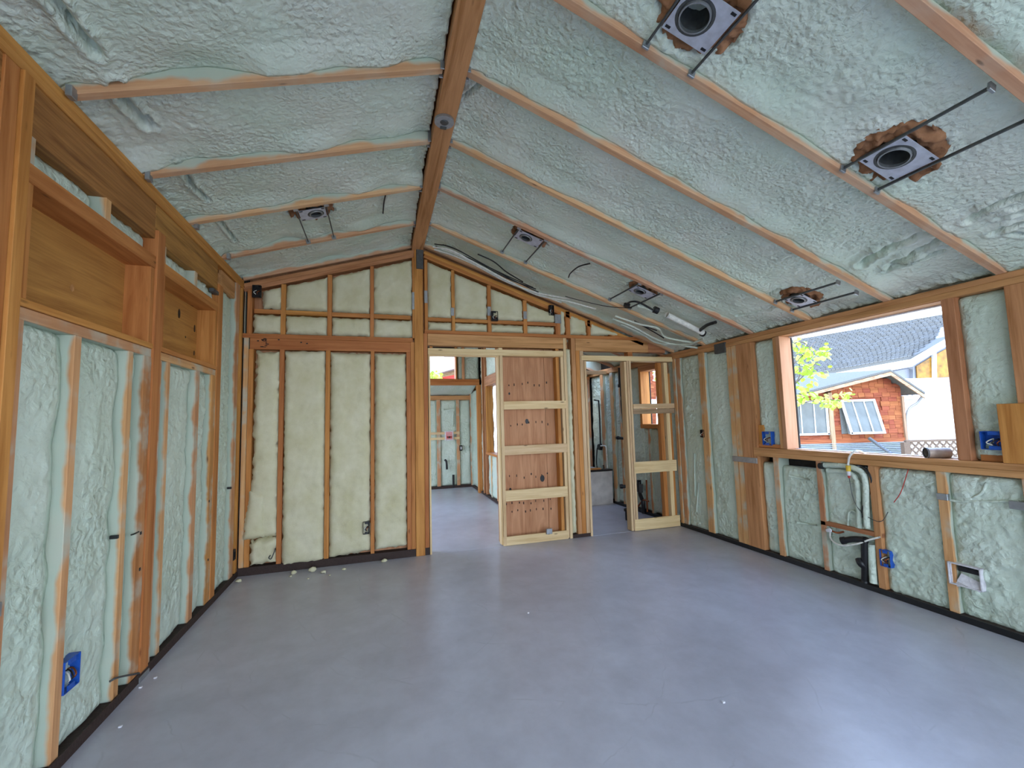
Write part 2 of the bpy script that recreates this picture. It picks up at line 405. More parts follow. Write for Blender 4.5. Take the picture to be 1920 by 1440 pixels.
# rear wall (behind the camera), its unseen opening widened to brighten the room
WB = struct('wall_rear')
def gable(name, parent, y0, y1, holes, mat, xa=XL-.16, xb=XR+.16):
    xs = sorted({xa, RXX, xb, *[h[0] for h in holes], *[h[1] for h in holes]})
    for a, b in zip(xs[:-1], xs[1:]):
        z = 0.0
        for h in holes:
            if h[0] <= a+1e-6 and b <= h[1]+1e-6:
                if h[2] > 0: bx(name, parent, a, b, y0, y1, 0, h[2], mat)
                z = h[3]
        za, zb = zroof(a)+.02, zroof(b)+.02
        v = [(a, y0, z), (b, y0, z), (b, y0, zb), (a, y0, za), (a, y1, z), (b, y1, z), (b, y1, zb), (a, y1, za)]
        mesh(name, v, [(0, 1, 2, 3), (7, 6, 5, 4), (0, 4, 5, 1), (3, 2, 6, 7), (1, 5, 6, 2), (0, 3, 7, 4)], mat, parent)
gable('sheathing', WB, YB-.02, YB, [(-1.15, 3.6, 0, 2.45)], PLY)

# roof decks above the rafters
def deck(x0, x1, y0, y1):
    sg = SLR if x0 >= RXX else -SLL
    for (dz, nm) in ((.215, 'roof_deck'),):
        za, zb = zroof(x0+1e-9 if x0 >= RXX else x0), zroof(x1)
        v = [(x0, y0, za+dz), (x1, y0, zb+dz), (x1, y1, zb+dz), (x0, y1, za+dz)]
        v += [(p[0], p[1], p[2]+.03) for p in v]
        mesh(nm, v, [(3, 2, 1, 0), (4, 5, 6, 7), (0, 1, 5, 4), (1, 2, 6, 5), (2, 3, 7, 6), (3, 0, 4, 7)], PLY, CE)
deck(XL-.25, RXX, YB-.3, 8.55); deck(RXX, XR+.25, YB-.3, 5.68); deck(RXX, XR+.25, 5.68, 6.36); deck(RXX, 2.45, 6.36, 6.94); deck(3.6, XR+.25, 6.36, 6.94); deck(RXX, XR+.25, 6.94, 7.4); deck(RXX, 2.2, 7.4, 8.55)  # bathroom skylight gap, its unseen part added for extra brightness

# ---- ridge beam and rafters
BXC, BHW = .405, .062
bx('ridge_beam', CE, BXC-BHW, BXC+BHW, YB, YF+.01, 3.315, 3.56, DARKF, (0, 0, -1))
RY = [-1.66, -1.0, -.35, .30, .955, 1.615, 2.25, 2.89, 3.505, 4.19, 5.0, 5.66, 6.32, 6.98]
nR = Vector((-SLR, 0, -1)).normalized(); nL = Vector((SLL, 0, -1)).normalized()
uR = Vector((1, 0, -SLR)).normalized(); uL = Vector((-1, 0, -SLL)).normalized()
def rafter(y, side, x_in, x_out, name='rafter', mat=None, hw=.0225, dep=.19):
    u, n = (uR, nR) if side else (uL, nL)
    a = Vector((x_in, y, zroof(x_in))); b = Vector((x_out, y, zroof(x_out)))
    c = (a+b)/2 - n*(dep/2)
    return plank(name, CE, c, u, n, (b-a).length/2, hw, dep/2, mat or RAFT)
for y in RY:
    rafter(y, True, BXC+BHW+.005, XR+.12)
    if y < 4.9 or True: rafter(y, False, BXC-BHW-.005, XL-.12)
for y in (7.6, 8.2): rafter(y, False, BXC-BHW, XL-.12); rafter(y, True, BXC+BHW, 1.9)
# galvanised hangers at the ridge
for y in RY[4:10]:
    for s in (-1, 1):
        x = BXC+s*(BHW+.012)
        for k in (-1, 1):
            bx('joist_hanger', CE, x-.011, x+.011, y+k*.032-.004, y+k*.032+.004, zroof(x)-.012, zroof(x)+.09, STEEL)

# ---- ceiling foam, one panel per bay
LIGHTS = []      # (centre on rafter plane, x, y)
def lp(px, py): p = onroof(px, py); return p
L1, L2, L3, L4, L5, L6 = lp(1311, 42), lp(1683, 303), lp(1500, 566), lp(990, 450), lp(1203, 550), lp(588, 404)
HOLES = [(L1, .17, .15), (L2, .17, .15), (L3, .15, .12), (L4, .16, .11), (L5, .15, .10), (L6, .16, .11)]
GROOVES = []     # polylines on the roof, carved in the foam: (points, half width, depth)
def gr(px, wd=.016, dp=.035): GROOVES.append(([onroof(*p) for p in px], wd, dp))
gr([(1612, 508), (1645, 485), (1700, 462), (1755, 444)], .022, .05)
gr([(1665, 512), (1700, 492), (1745, 470), (1770, 458)], .02, .05)
gr([(1655, 522), (1700, 505), (1728, 494)], .014, .04); gr([(1728, 496), (1765, 484)], .014, .04)
gr([(1815, 427), (1850, 405), (1920, 382)], .018, .05); gr([(1870, 425), (1890, 418), (1920, 414)], .016, .05)
gr([(1862, 452), (1885, 442), (1920, 436)], .018, .05); gr([(1895, 455), (1920, 458)], .014, .04)
gr([(88, 0), (112, 30), (150, 78), (190, 122)], .02, .05); gr([(222, 172), (240, 208), (285, 258)], .02, .05)
gr([(277, 232), (300, 258)], .010, .04); gr([(342, 325), (365, 362), (396, 390)], .014, .05); gr([(412, 422), (445, 462)], .012, .05)
gr([(862, 195), (885, 178), (908, 158)], .014, .04)
gr([(1475, 575), (1440, 590), (1380, 600)], .014, .03); gr([(1420, 568), (1460, 552)], .012, .03)
gr([(1275, 615), (1300, 625), (1330, 632)], .012, .03)
gr([(838, 468), (880, 492), (930, 515), (980, 545)], .012, .03)
def carve(D, X, Y):
    for pts, wd, dp in GROOVES:
        wd = wd*.75; dp = dp*1.5
        for a, b in zip(pts[:-1], pts[1:]):
            ax, ay, bx_, by_ = a.x, a.y, b.x, b.y
            if max(ax, bx_)+.1 < X.min() or min(ax, bx_)-.1 > X.max() or max(ay, by_)+.1 < Y.min() or min(ay, by_)-.1 > Y.max(): continue
            t = np.clip(((X-ax)*(bx_-ax)+(Y-ay)*(by_-ay))/((bx_-ax)**2+(by_-ay)**2), 0, 1)
            d2 = (X-ax-t*(bx_-ax))**2+(Y-ay-t*(by_-ay))**2
            jit = 1+.5*vnoise(X/.05, Y/.05, 77)
            D -= dp*jit*np.exp(-d2/wd**2)*.8
            D += .20*dp*np.exp(-(np.sqrt(d2)-wd*2.4)**2/wd**2)
    return D
def roof_foam(x_in, x_out, y0, y1, side, seed, res=.012):
    u, n = (uR, nR) if side else (uL, nL)
    x_out += .11 if side and x_out > 3 else (-.11 if x_out < -1 else 0)
    O = Vector((x_in, y0, zroof(x_in))); L = abs(x_out-x_in)/abs(u.x); H = y1-y0; sgn = 1 if side else -1
    def d(U, V):
        X = x_in+sgn*U*abs(u.x); Y = y0+V
        w1 = vnoise(X/.5, Y/.5, seed); w2 = vnoise(X/.22, Y/.16, seed+3)
        base = -.058+.012*w1+.007*w2
        amp = np.clip(.45+.9*vnoise(X/.6, Y/.5, seed+9)+.35, .25, 1)
        r = (H-V)                                   # distance to the far rafter: smooth sprayed fillet
        f = np.clip(1-r/.17, 0, 1); fn = .5+(.9 if not side else .6)*vnoise(X/.32, Y/5.0, seed+11)+.13*vnoise(X/.09, Y/3.0, seed+12)
        edge = -.016-.050*np.clip(fn, 0, 1.1)*(1.25 if not side else .75)
        f2 = f*f*(3-2*f)
        f3 = np.clip(1-V/.07, 0, 1)**2
        D = base*(1-f2)+edge*f2 + f3*.025
        D += (1-f2)*amp*(.014*(lumps(X, Y, seed, .046)-.3)+.008*(lumps(X, Y, seed+1, .024)-.3))
        fin = np.clip(1-U/.10, 0, 1)**2; fout = np.clip(1-np.abs(L-.11-U)/.09, 0, 1)**2
        D += fin*(.02+.02*vnoise(X/.07, Y/.05, seed+2))+fout*(.022+.02*vnoise(X/.06, Y/.05, seed+4))
        D = carve(D, X, Y)
        for (p, ru, rv) in HOLES:
            q = np.sqrt(((X-p.x)/ru)**2+((Y-p.y)/rv)**2)+.22*vnoise(X/.05, Y/.05, seed+21)
            D = D-.07*(1/(1+np.exp((q-1.0)*16)))+.02*np.exp(-(q-1.12)**2/.02)
        return np.minimum(D, .03)
    grid('foam_panel', CE, O, u, (0, 1, 0), n, L, H, res, d, FOAM, .1)
for i in range(len(RY)-1):
    y0, y1 = RY[i]+.0225, RY[i+1]-.0225
    if RY[i+1] > 7.0: break
    near = RY[i] < .9
    far_ = RY[i] >= 4.19
    if RY[i] == 4.19:                                # last bay up to the far wall
        roof_foam(BXC+BHW, XR+.02, y0, YF+.02, True, 300+i); roof_foam(BXC-BHW, XL-.02, y0, YF+.02, False, 400+i)
        y0 = YF+.12
    rs = .05 if (near or far_) and RY[i] != 4.19 else .012
    if 6.2 < RY[i] < 6.5: roof_foam(BXC+BHW, 2.45, y0, y1, True, 10+i, .05)
    else: roof_foam(BXC+BHW, XR+.02, y0, y1, True, 10+i, .05 if RY[i] == 4.19 else rs)
    roof_foam(BXC-BHW, XL-.02, y0, y1, False, 110+i, .05 if RY[i] == 4.19 else rs)
roof_foam(BXC-BHW, XL-.02, 6.98, 8.5, False, 510, .05); roof_foam(BXC+BHW, 1.92, 6.98, 8.5, True, 511, .05)

# ================================================================ LEFT WALL
fx_ = (1, 0, 0)
def LM(name, y0, y1, z0, z1, mat, dep=.14, out=0.0, par=None): return bx(name, par or WL, XL-dep, XL+out, y0, y1, z0, z1, mat, fx_)
LM('top_plate', YB, YF, 2.806, 2.847, FIR); LM('top_plate', YB, YF, 2.764, 2.805, FIR)
yb = (lw(20, 400).y, lw(43, 400).y)                  # post A
PB = (lw(287, 600).y, lw(301, 600).y); PC = (lw(405, 690).y, lw(413, 690).y); PD = (lw(440, 700).y, lw(446, 700).y)
LM('header_beam', YB, PB[0], 2.545, 2.763, GLU, .10, -.008); LM('header_beam', PB[0]+.001, PC[0], 2.545, 2.763, GLU, .10, -.008)
LM('header_beam', PC[1], PD[0]-.02, 2.60, 2.75, DARKF, .09, -.01)
LM('blocking', PC[1], YF, 2.72, 2.762, FIR, .12, -.03)
LM('stud', *yb, .042, 2.762, FIR, .14, .012)
LM('stud', yb[0]-.07, yb[0]-.002, .042, 2.762, FIR)
LM('stud', PB[0], PB[1], .042, 2.60, FIR, .14, .010); LM('stud', PC[0], PC[1], .042, 2.60, FIR, .14, .006); LM('stud', *PD, .042, 2.762, FIRS)
LM('stud', YF-.05, YF-.004, .042, 2.762, FIR)
HT0, HT1, SZ0, SZ1 = 2.36, 2.435, 1.845, 1.905
bays = [(.9, yb[0]-.07), (yb[1], PB[0]), (PB[1], PC[0])]
W0 = struct('window_2')
for i, (a, b) in enumerate(bays):
    LM('header', a, b, HT0, HT1, FIR, .14, .002)
    LM('sill_plate', a, b, SZ0+.03, SZ1, FIR, .14, .006); LM('sill_plate', a, b, SZ0-.02, SZ0+.028, FIRS, .14, -.002)
    p = bx('plywood_panel', WL, XL-.145, XL-.128, a, b, SZ1, HT0, PLY, fx_)
    LM('stud', b-.045, b, SZ1, HT0, FIR, .138, -.001)          # far jamb of the boarded opening
    LM('stud', a, a+.045, SZ1, HT0, FIR, .138, -.001)
    LM('stud', a+.001, a+.045, .042, SZ0-.02, FIRS, .14, -.002); LM('stud', b-.085, b-.001, .042, SZ0-.02, FIRB, .14, .002)
    LM('stud', a+.001, a+.04, HT1, 2.545, FIRS)
W0_ = [o for o in bpy.data.objects if o.name == 'window_2'][0]; bpy.data.objects.remove(W0_)
# knots in the second boarded panel
for (px, py, sx_, sz_) in ((336, 588, .018, .036), (365, 616, .014, .03), (364, 662, .010, .02), (348, 632, .006, .008), (135, 540, .014, .018)):
    p = lw(px, py, .127); vs = [(p.x+.001, p.y+sx_*math.cos(a), p.z+sz_*math.sin(a)) for a in [i*math.pi/5 for i in range(10)]]
    vs += [(p.x-.003, v[1], v[2]) for v in vs]
    mesh('knot', vs, [tuple(range(10))]+[(i, (i+1) % 10, 10+(i+1) % 10, 10+i) for i in range(10)], BLACK if px > 300 else DARKF, WL)
cr1 = (lw(199, 380).y, lw(209, 390).y)
LM('stud', cr1[0], cr1[1], HT1, 2.545, FIRS); LM('stud', lw(365, 532).y-.0, lw(370, 535).y, HT1, 2.545, FIRS)
S1 = (lw(137, 700).y, lw(150, 700).y); S2 = (lw(240, 700).y, lw(249, 700).y); S3 = (lw(314, 700).y, lw(319, 700).y); S4 = (lw(368, 700).y, lw(375, 700).y)
for s in (S1, S2, S3, S4): LM('stud', s[0], s[1], .042, SZ0-.02, FIRS, .14, 0)
LM('bottom_plate', YB, YF, .0, .041, TAR, .14, .004)
bx('moisture_strip', WL, XL+.002, XL+.010, YB, YF, 0.0, .052, TAR, fx_)
def wall_foam(parent, face, a0, a1, z0, z1, seed, rec=.030, trench='near', res=.017, ax='y', pos=None, mat=None, amp=1.0):
    """foam panel in a stud bay. face: +1 = room is +axis"""
    if ax == 'y': O = (pos, a0, z0); U = (0, 1, 0); N = (face, 0, 0)
    else: O = (a0, pos, z0); U = (1, 0, 0); N = (0, face, 0)
    L = a1-a0; H = z1-z0
    def d(Uc, V):
        A = a0+Uc; Z = z0+V
        D = -rec+.010*vnoise(A/.25, Z/.35, seed)+.008*vnoise(A/.11, Z/.13, seed+1)
        e0 = np.clip(1-Uc/.05, 0, 1)**2; e1 = np.clip(1-(L-Uc)/.05, 0, 1)**2
        t = np.clip(1-(L-Uc)/.06+.30*vnoise(A/.5, Z/.30, seed+4)+.08*vnoise(A/.5, Z/.06, seed+14), 0, 1); t = t*t*(3-2*t)
        if trench: D -= t*(.016+.016*np.clip(vnoise(A/.4, Z/.25, seed+7)+.2, 0, 1))
        else: D -= e1*.014
        D -= e0*.012
        env = (1-t)*np.clip(.75+.6*vnoise(A/.6, Z/.5, seed+8), .35, 1.2)*amp
        D += env*(.026*(lumps(A, Z*.85, seed+2, .043)-.3)+.013*(lumps(A, Z, seed+3, .024)-.3))
        D -= (np.clip(1-V/.03, 0, 1)**2+np.clip(1-(H-V)/.03, 0, 1)**2)*.02
        return np.minimum(D, -.002)
    return grid('foam_panel', parent, O, U, (0, 0, 1), N, L, H, res, d, mat or FOAMW, .12)
def LF(a, b, z0, z1, seed, **k): return wall_foam(WL, 1, a, b, z0, z1, seed, pos=XL, **k)
zt = SZ0-.018
segs = [(yb[1]+.045, S1[0]), (S1[1], S2[0]), (S2[1], PB[0]-.085), (PB[1]+.04, S3[0]), (S3[1], S4[0]), (S4[1], PC[0]-.085)]
for i, (a, b) in enumerate(segs): LF(a, b, .04, zt, 20+i, amp=.6)
LF(PC[1], PD[0], .04, 2.60, 40, amp=.7); LF(PD[1], YF-.05, .04, 2.72, 41, amp=.5)
LF(yb[1]+.04, cr1[0], HT1, 2.545, 43, trench=None, rec=.05); LF(cr1[1], PB[0], HT1, 2.545, 44, trench=None, rec=.05)
LF(PB[1]+.03, lw(365, 532).y, HT1, 2.545, 45, trench=None, rec=.04); LF(lw(370, 535).y, PC[0], HT1, 2.545, 46, trench=None, rec=.03)
LF(.9, yb[0]-.07, HT1, 2.545, 47, trench=None, rec=.03, res=.03); LF(.9, yb[0]-.07, .04, zt, 48, res=.03)
for k in range(6): LF(YB+k*.55, YB+k*.55+.53, .04, 2.75, 60+k, res=.06); LM('stud', YB+k*.55-.02, YB+k*.55+.02, .04, 2.76, FIRS)
# small dark screw holes and wire ends in the foam
for (px, py) in ((214, 1007), (258, 1000), (256, 1068), (388, 940), (386, 1050), (430, 915)):
    p = lw(px, py, .012); plank('screw', WL, (p.x, p.y, p.z), (1, 0, 0), (0, 0, 1), .018, .007, .009, BLACK)
tube('wire_end', [lw(246, 1003, .01), lw(252, 1001, -.006), lw(260, 997, -.004)], .004, BLACK, WL)
tube('tie_wire', [lw(205, 1278, .0), lw(222, 1270, -.02), lw(262, 1262, -.005)], .005, DSTEEL, WL)
bx('strap', WL, XL-.02, XL+.014, PB[0]-.01, PB[1]+.01, lw(270, 1262).z-.02, lw(270, 1262).z+.012, STEEL, fx_)
bx('strap', WL, XL-.02, XL+.016, yb[0]-.01, yb[1]+.005, lw(8, 1138).z-.02, lw(8, 1138).z+.03, STEEL, fx_)
bx('strap', WL, XL-.03, XL+.004, lw(400, 540).y, lw(411, 540).y, 2.50, 2.53, DSTEEL, fx_)

# ================================================================ RIGHT WALL
def RM(name, y0, y1, z0, z1, mat, dep=.14, out=0.0, par=None): return bx(name, par or WR, XR-out, XR+dep, min(y0, y1), max(y0, y1), z0, z1, mat, (-1, 0, 0))
RM('top_plate', YB, 7.2, 2.184, 2.224, DARKF); RM('top_plate', YB, 7.2, 2.142, 2.183, DARKF, .14, .006)
RM('header', WY0-.06, WY1+.05, WZ1, 2.141, DARKF, .14, -.004)
PZ = [rw(p, 720).y for p in (1366, 1385, 1413)]
RM('stud', PZ[1]+.002, PZ[0], .042, 2.141, FIRS, .14, .004)
RM('stud', PZ[1]+(PZ[0]-PZ[1])*.45, PZ[1]+(PZ[0]-PZ[1])*.55+.0, .042, 2.141, DARKF, .14, .006)
RM('post', PZ[2], PZ[1], .042, 2.141, DARKF, .14, .008)
RM('sill_beam', rw(1415, 850).y, -.1, .972, 1.015, DARKF, .14, .012); RM('sill_beam', rw(1415, 850).y, -.1, 1.016, 1.058, DARKF, .14, .012)
WN = struct('window_1')
tag(WN, None, None)
jm = PINE
RM('jamb', WY1, WY1+.04, WZ0+.004, WZ1, RAFT2, .14, .004, WN); RM('jamb', WY0-.07, WY0, WZ0+.004, WZ1+.04, DARKF, .14, .004, WN)
RM('head_flange', WY0, WY1, WZ1-.012, WZ1, WHITE, .155, -.12, WN); RM('sill_flange', WY0, WY1, WZ0+.0035, WZ0+.008, WHITE, .15, -.10, WN)
RM('stud', WY1+.042, WY1+.08, 1.06, WZ1, DARKF, .14, -.002)
rs = [(1278, 1285), (1323, 1334), (1452, 1461), (1532, 1541), (1630, 1643), (1755, 1773)]
Y = [(rw(a, 900).y, rw(b, 900).y) for a, b in rs]; Y = [(min(p), max(p)) for p in Y]
RM('stud', YF-.05, YF+.0, .042, 2.141, FIRS); RM('stud', *Y[0], .042, 2.141, FIRS, .14, -.012); RM('stud', *Y[1], .042, 2.141, FIRS)
for i in (2, 3, 5): RM('stud', *Y[i], .042, .972, FIRS)
RM('stud', *Y[4], .042, .972, DARKF, .14, .003)
yq = rw(1915, 900).y
RM('stud', yq-.06, yq, .042, .972, FIRS)
PU = rw(1885, 560).y
RM('post', PU-.10, PU, 1.06, 2.141, DARKF, .14, .006)
a_, b_ = rw(1878, 800), rw(1905, 800)
RM('blocking', a_.y, a_.y-.13, 1.06, rw(1885, 757).z, PINE if False else FIR, .03, .028)
RM('blocking', a_.y+.13, a_.y, 1.06, 1.10, FIR, .1, -.03)
RM('blocking', rw(1415, 820).y+.0, rw(1430, 820).y, rw(1420, 835).z, rw(1420, 797).z, FIR, .05, -.02)
RM('blocking', rw(1415, 835).y, WY1+.08, 1.06, 1.095, FIR, .1, -.01)
RM('bottom_plate', YB, YF, 0, .041, TAR, .14, .002); RM('bottom_plate', YF+.1, 7.2, 0, .041, TAR, .14, .002)
bx('moisture_strip', WR, XR-.012, XR-.002, YB, YF, 0, .042, BLACK, (-1, 0, 0)); bx('moisture_strip', WR, XR-.012, XR-.002, YF+.1, 6.4, 0, .042, BLACK, (-1, 0, 0))
def RF(a, b, z0, z1, seed, **k): return wall_foam(WR, -1, min(a, b), max(a, b), z0, z1, seed, pos=XR, trench=k.pop('trench', None), **k)
RF(Y[0][1], YF-.05, .032, 2.14, 70); RF(Y[1][1], Y[0][0], .032, 2.14, 71, amp=.8); RF(PZ[0], Y[1][0], .032, 2.14, 72, amp=.8)
RF(WY1+.08, PZ[2], 1.06, 2.14, 73, amp=.6, rec=.04)
RF(Y[2][1], PZ[2], .032, .91, 74); RF(Y[3][1], Y[2][0], .032, .895, 75, amp=1.2); RF(Y[4][1], Y[3][0], .032, .945, 76, amp=1.1)
RF(Y[5][1], Y[4][0], .032, .96, 77, amp=1.3, rec=.022); RF(yq, Y[5][0], .032, .96, 78, amp=1.3, rec=.022); RF(yq-.5, yq-.06, .032, .96, 79, amp=1.2)
RF(PU, WY0-.07, 1.06, 2.14, 80, amp=.6, rec=.035)
RF(-.2, PU-.1, .032, .96, 81, res=.05); RF(YB, -.2, .032, .9, 82, res=.06); RF(.5, PU-.1, 1.06, 2.14, 83, res=.05)
# ridges of buried cables in the right wall foam
for pts in ([(1765, 932), (1800, 940), (1912, 940)], [(1850, 905), (1840, 925), (1820, 935)], [(1480, 892), (1520, 900)], [(1590, 905), (1610, 905), (1625, 912)], [(1302, 850), (1303, 930)], [(1306, 960), (1310, 905)],
            [(1495, 980), (1532, 985)], [(1590, 985), (1592, 962), (1600, 958), (1608, 968), (1606, 990)]):
    tube('foam_ridge', [rw(x, y, .022) for x, y in pts], .009, FOAMW, WR, 6)
bx('strap', WR, XR-.014, XR+.02, rw(1375, 860).y, rw(1421, 860).y, rw(1400, 867).z, rw(1400, 857).z, STEEL, (-1, 0, 0))
bx('strap', WR, XR-.008, XR+.02, Y[5][0]-.004, Y[5][1]+.004, rw(1765, 937).z, rw(1765, 925).z, STEEL, (-1, 0, 0))
bx('strap', WR, XR-.014, XR+.02, rw(1340, 645).y, rw(1361, 645).y, 2.09, 2.20, DSTEEL, (-1, 0, 0))
bx('strap', WR, XR-.006, XR+.02, .0+rw(1905, 945).y-.05, rw(1905, 945).y+.03, rw(1905, 955).z, rw(1905, 940).z, STEEL, (-1, 0, 0))
RM('blocking', Y[3][1], Y[4][0], rw(1590, 995).z-.0, rw(1590, 995).z+.035, DARKF, .08, -.0)

# ================================================================ FAR WALL
FY = (0, -1, 0)
def FM(name, x0, x1, z0, z1, mat, out=0.0, dep=.09, par=None): return bx(name, par or WF, min(x0, x1), max(x0, x1), YF-out, YF+dep, z0, z1, mat, FY)
def fx(px, py=850): return fw(px, py).x
def fz(py, px): return fw(px, py).z
ZPL, ZPLB = 2.3205, 2.2775; ZPR = 2.418; ZPRB = fz(627, 860)
FM('top_plate', XL, fx(774, 636), ZPLB, ZPL, FIR, .004); FM('header', fx(468, 645), fx(770, 650), 2.165, ZPLB-.001, FIR, -.004)
FM('bottom_plate', XL, fx(804), 0, .075, TAR, .006); FM('bottom_plate', fx(1066), fx(1104), 0, .04, TAR, 0)
# gable rakes
def rake(x0, x1, off, hw, mat, name='rake_plate', out=0.0):
    a, b = Vector((x0, 0, zroof(x0)-off)), Vector((x1, 0, zroof(x1)-off)); c = (a+b)/2; c.y = YF+.045-out/2
    d = b-a; n = Vector((0, -1, 0))
    return plank(name, WF, c, d, n, d.length/2, hw, .045+out/2, mat)
XPa, XPb = fx(779, 600), fx(796, 600)
rake(XL, XPa, .045, .02, DARKF); rake(XL, XPa, .088, .02, DARKF); rake(XPb, XR-.42, .045, .02, FIR); rake(XPb, XR-.75, .088, .02, FIR)
# last rafter against the gable
for sd, xi, xo in ((True, BXC+BHW, XR), (False, BXC-BHW, XL)):
    rafter(YF-.028, sd, xi, xo, 'rafter', RAFT, .022, .19) if sd else rafter(YF-.006, sd, xi, xo, 'rafter', RAFT, .016, .17)
FM('post', fx(779), fx(795.5), .0, 3.35, FIR, .012)
for a, b in ((763, 771), (771.4, 778.6), (796, 803.5)): FM('stud', fx(a), fx(b), .075 if b < 790 else 0, 2.165 if a == 763 else (ZPLB if a < 790 else ZPRB), FIR)
FM('stud', fx(773, 560), fx(778.6, 560), ZPL, 3.23, FIR); FM('stud', fx(796, 560), fx(802, 560), ZPR, 3.22, FIR)
FM('stud', XL+.008, fx(452), .075, ZPL+.45, FIRS, -.006); FM('stud', fx(452.5), fx(461), .075, ZPLB, FIRS, .002); FM('stud', fx(461.5), fx(471), .075, 2.165, FIR)
for a, b in ((521, 530), (609, 617.5), (695, 702)): FM('stud', fx(a), fx(b), .075, 2.165, FIR)
FM('stud', fx(464, 560), fx(473, 560), ZPL, 2.77, FIR)
top = [(527, 536), (614, 622.5), (694, 701)]; topR = [(847, 853), (914, 921), (981, 988), (1041, 1049.5), (1060, 1068), (1100, 1106)]
for a, b in top: FM('stud', fx(a, 560), fx(b, 560), ZPL, zroof((fx(a, 560)+fx(b, 560))/2)-.115, FIR)
for a, b in topR:
    x = (fx(a, 585)+fx(b, 585))/2; FM('stud', fx(a, 585), fx(b, 585), ZPR, min(3.2, zroof(x)-(.115 if a < 1050 else .03)), FIR)
RL = fz(580, 500), fz(590, 650)
xs = [fx(464, 560)+.04] + [fx((a+b)/2, 590) for a, b in top] + [fx(773, 560)]
for i in range(4): FM('blocking', xs[i]+.02, xs[i+1]-.02, RL[1]-.022, RL[1]+.02, FIR, -.002)
xs2 = [fx(799, 600)] + [fx((a+b)/2, 600) for a, b in topR[:4]]
ZR2 = fz(601, 880)
for i in range(4): FM('blocking', xs2[i]+.02, xs2[i+1]-.02, ZR2-.02, ZR2+.018, FIR, -.002)
FM('top_plate', fx(795.5, 620), fx(1215, 640), ZPRB, ZPR, FIR, .006)
FM('header', fx(802, 640), fx(1063, 650), fz(650.5, 930), ZPRB-.001, DARKF, -.004)
zh2 = fz(660, 1180)
FM('header', fx(1079, 650), fx(1222, 655), zh2, ZPRB-.001, DARKF, 0.0)
v0 = fx(1215, 650); 
hv = [(v0, YF-.002, zh2), (XR-.1, YF-.002, zh2), (XR-.1, YF-.002, zroof(XR-.1)-.0), (v0, YF-.002, ZPRB)]
hv += [(p[0], YF+.08, p[2]) for p in hv]
mesh('header', hv, [(3, 2, 1, 0), (4, 5, 6, 7), (0, 1, 5, 4), (1, 2, 6, 5), (2, 3, 7, 6), (3, 0, 4, 7)], DARKF, WF)
FM('stud', fx(1063.5), fx(1068.5), .0, ZPRB-.002, PINE, .002)
ZH2 = zh2
for a, b, m_ in ((1078.5, 1086, DARKF), (1086.4, 1094, FIR), (1094.4, 1101, PINE)): FM('stud', fx(a), fx(b), .04, ZH2 if a > 1079 else ZPRB, m_)
# plywood back of the next room and framing behind the first pocket
bx('plywood_panel', WF, fx(938)-.0, fx(1032), YF+.125, YF+.14, 0.02, fz(655, 1000)+.12, PLYR, FY)
bx('plywood_panel', WF, fx(1032)+.004, fx(1075)+.05, YF+.125, YF+.14, 0.02, fz(655, 1000)+.12, PLYR, FY)
FM('stud', fx(1050), fx(1056), .0, fz(653, 1050), FIR, -.03, .12)
# nail rows and knots on the pocket plywood
kr = random.Random(3)
for z in (fz(718, 990), fz(795, 990), fz(895, 990), fz(945, 990), fz(960, 990)):
    for i in range(8):
        x = fx(950)+i*(fx(1035)-fx(950))/7+kr.uniform(-.02, .02)
        plank('nail_mark', WF, (x, YF+.123, z+kr.uniform(-.02, .02)), (0, 0, 1), FY, kr.uniform(.008, .015), kr.uniform(.004, .007), .002, TAR)
for (px, py, s) in ((988, 790, .03), (1017, 897, .04), (955, 738, .015), (957, 918, .02)):
    p = fw(px, py, .122); vs = [(p.x+s*.7*math.cos(a), p.y, p.z+s*math.sin(a)) for a in [i*math.pi/6 for i in range(12)]]
    mesh('knot', vs+[(v[0], v[1]+.006, v[2]) for v in vs], [tuple(range(12))]+[(i, (i+1) % 12, 12+(i+1) % 12, 12+i) for i in range(12)], BLACK, WF)

# fibreglass batts: puffed fronts, ragged edges
def batt(quad, seed, puff=.012, rag=.012, name='insulation_batt', parent=None, edge=.05, low=None):
    """quad: (x0,z0),(x1,z0b),(x1,z1b),(x0,z1) on the far wall"""
    (a, b, c, d) = [np.array(q) for q in quad]; W_ = max(abs(b[0]-a[0]), .05); H_ = max(abs(d[1]-a[1]), abs(c[1]-b[1]), .05)
    nu, nv = max(8, int(W_/.016)), max(8, int(H_/.018))
    s, t = np.meshgrid(np.linspace(0, 1, nu), np.linspace(0, 1, nv), indexing='ij')
    P = (1-s)[..., None]*((1-t)[..., None]*a+t[..., None]*d)+s[..., None]*((1-t)[..., None]*b+t[..., None]*c)
    X, Z = P[..., 0], P[..., 1]
    es = np.minimum(s, 1-s)*W_; et = np.minimum(t, 1-t)*H_
    X = X+np.exp(-es/.04)*np.sign(s-.5)*rag*1.25*(.25+vnoise(X/.06, Z/.06, seed)+.6*vnoise(X/.02, Z/.025, seed+1)+.2)
    Z = Z+np.exp(-et/.04)*np.sign(t-.5)*rag*(vnoise(X/.06, Z/.06, seed+2)+.6*vnoise(X/.02, Z/.025, seed+3)-.1)
    e = np.minimum(es, et); pr = 1-np.exp(-e/.018)
    D = -.045+(puff+.053)*pr+.012*vnoise(X/.16, Z/.14, seed+4)*pr+.006*vnoise(X/.05, Z/.05, seed+5)*pr
    V = np.stack([X, YF-D, Z], -1).reshape(-1, 3); I = np.arange(nu*nv).reshape(nu, nv)
    F = np.stack([I[:-1, :-1], I[1:, :-1], I[1:, 1:], I[:-1, 1:]], -1).reshape(-1, 4)
    return mesh(name, V, F.tolist(), BATT, parent or WF, True)
zb = .05
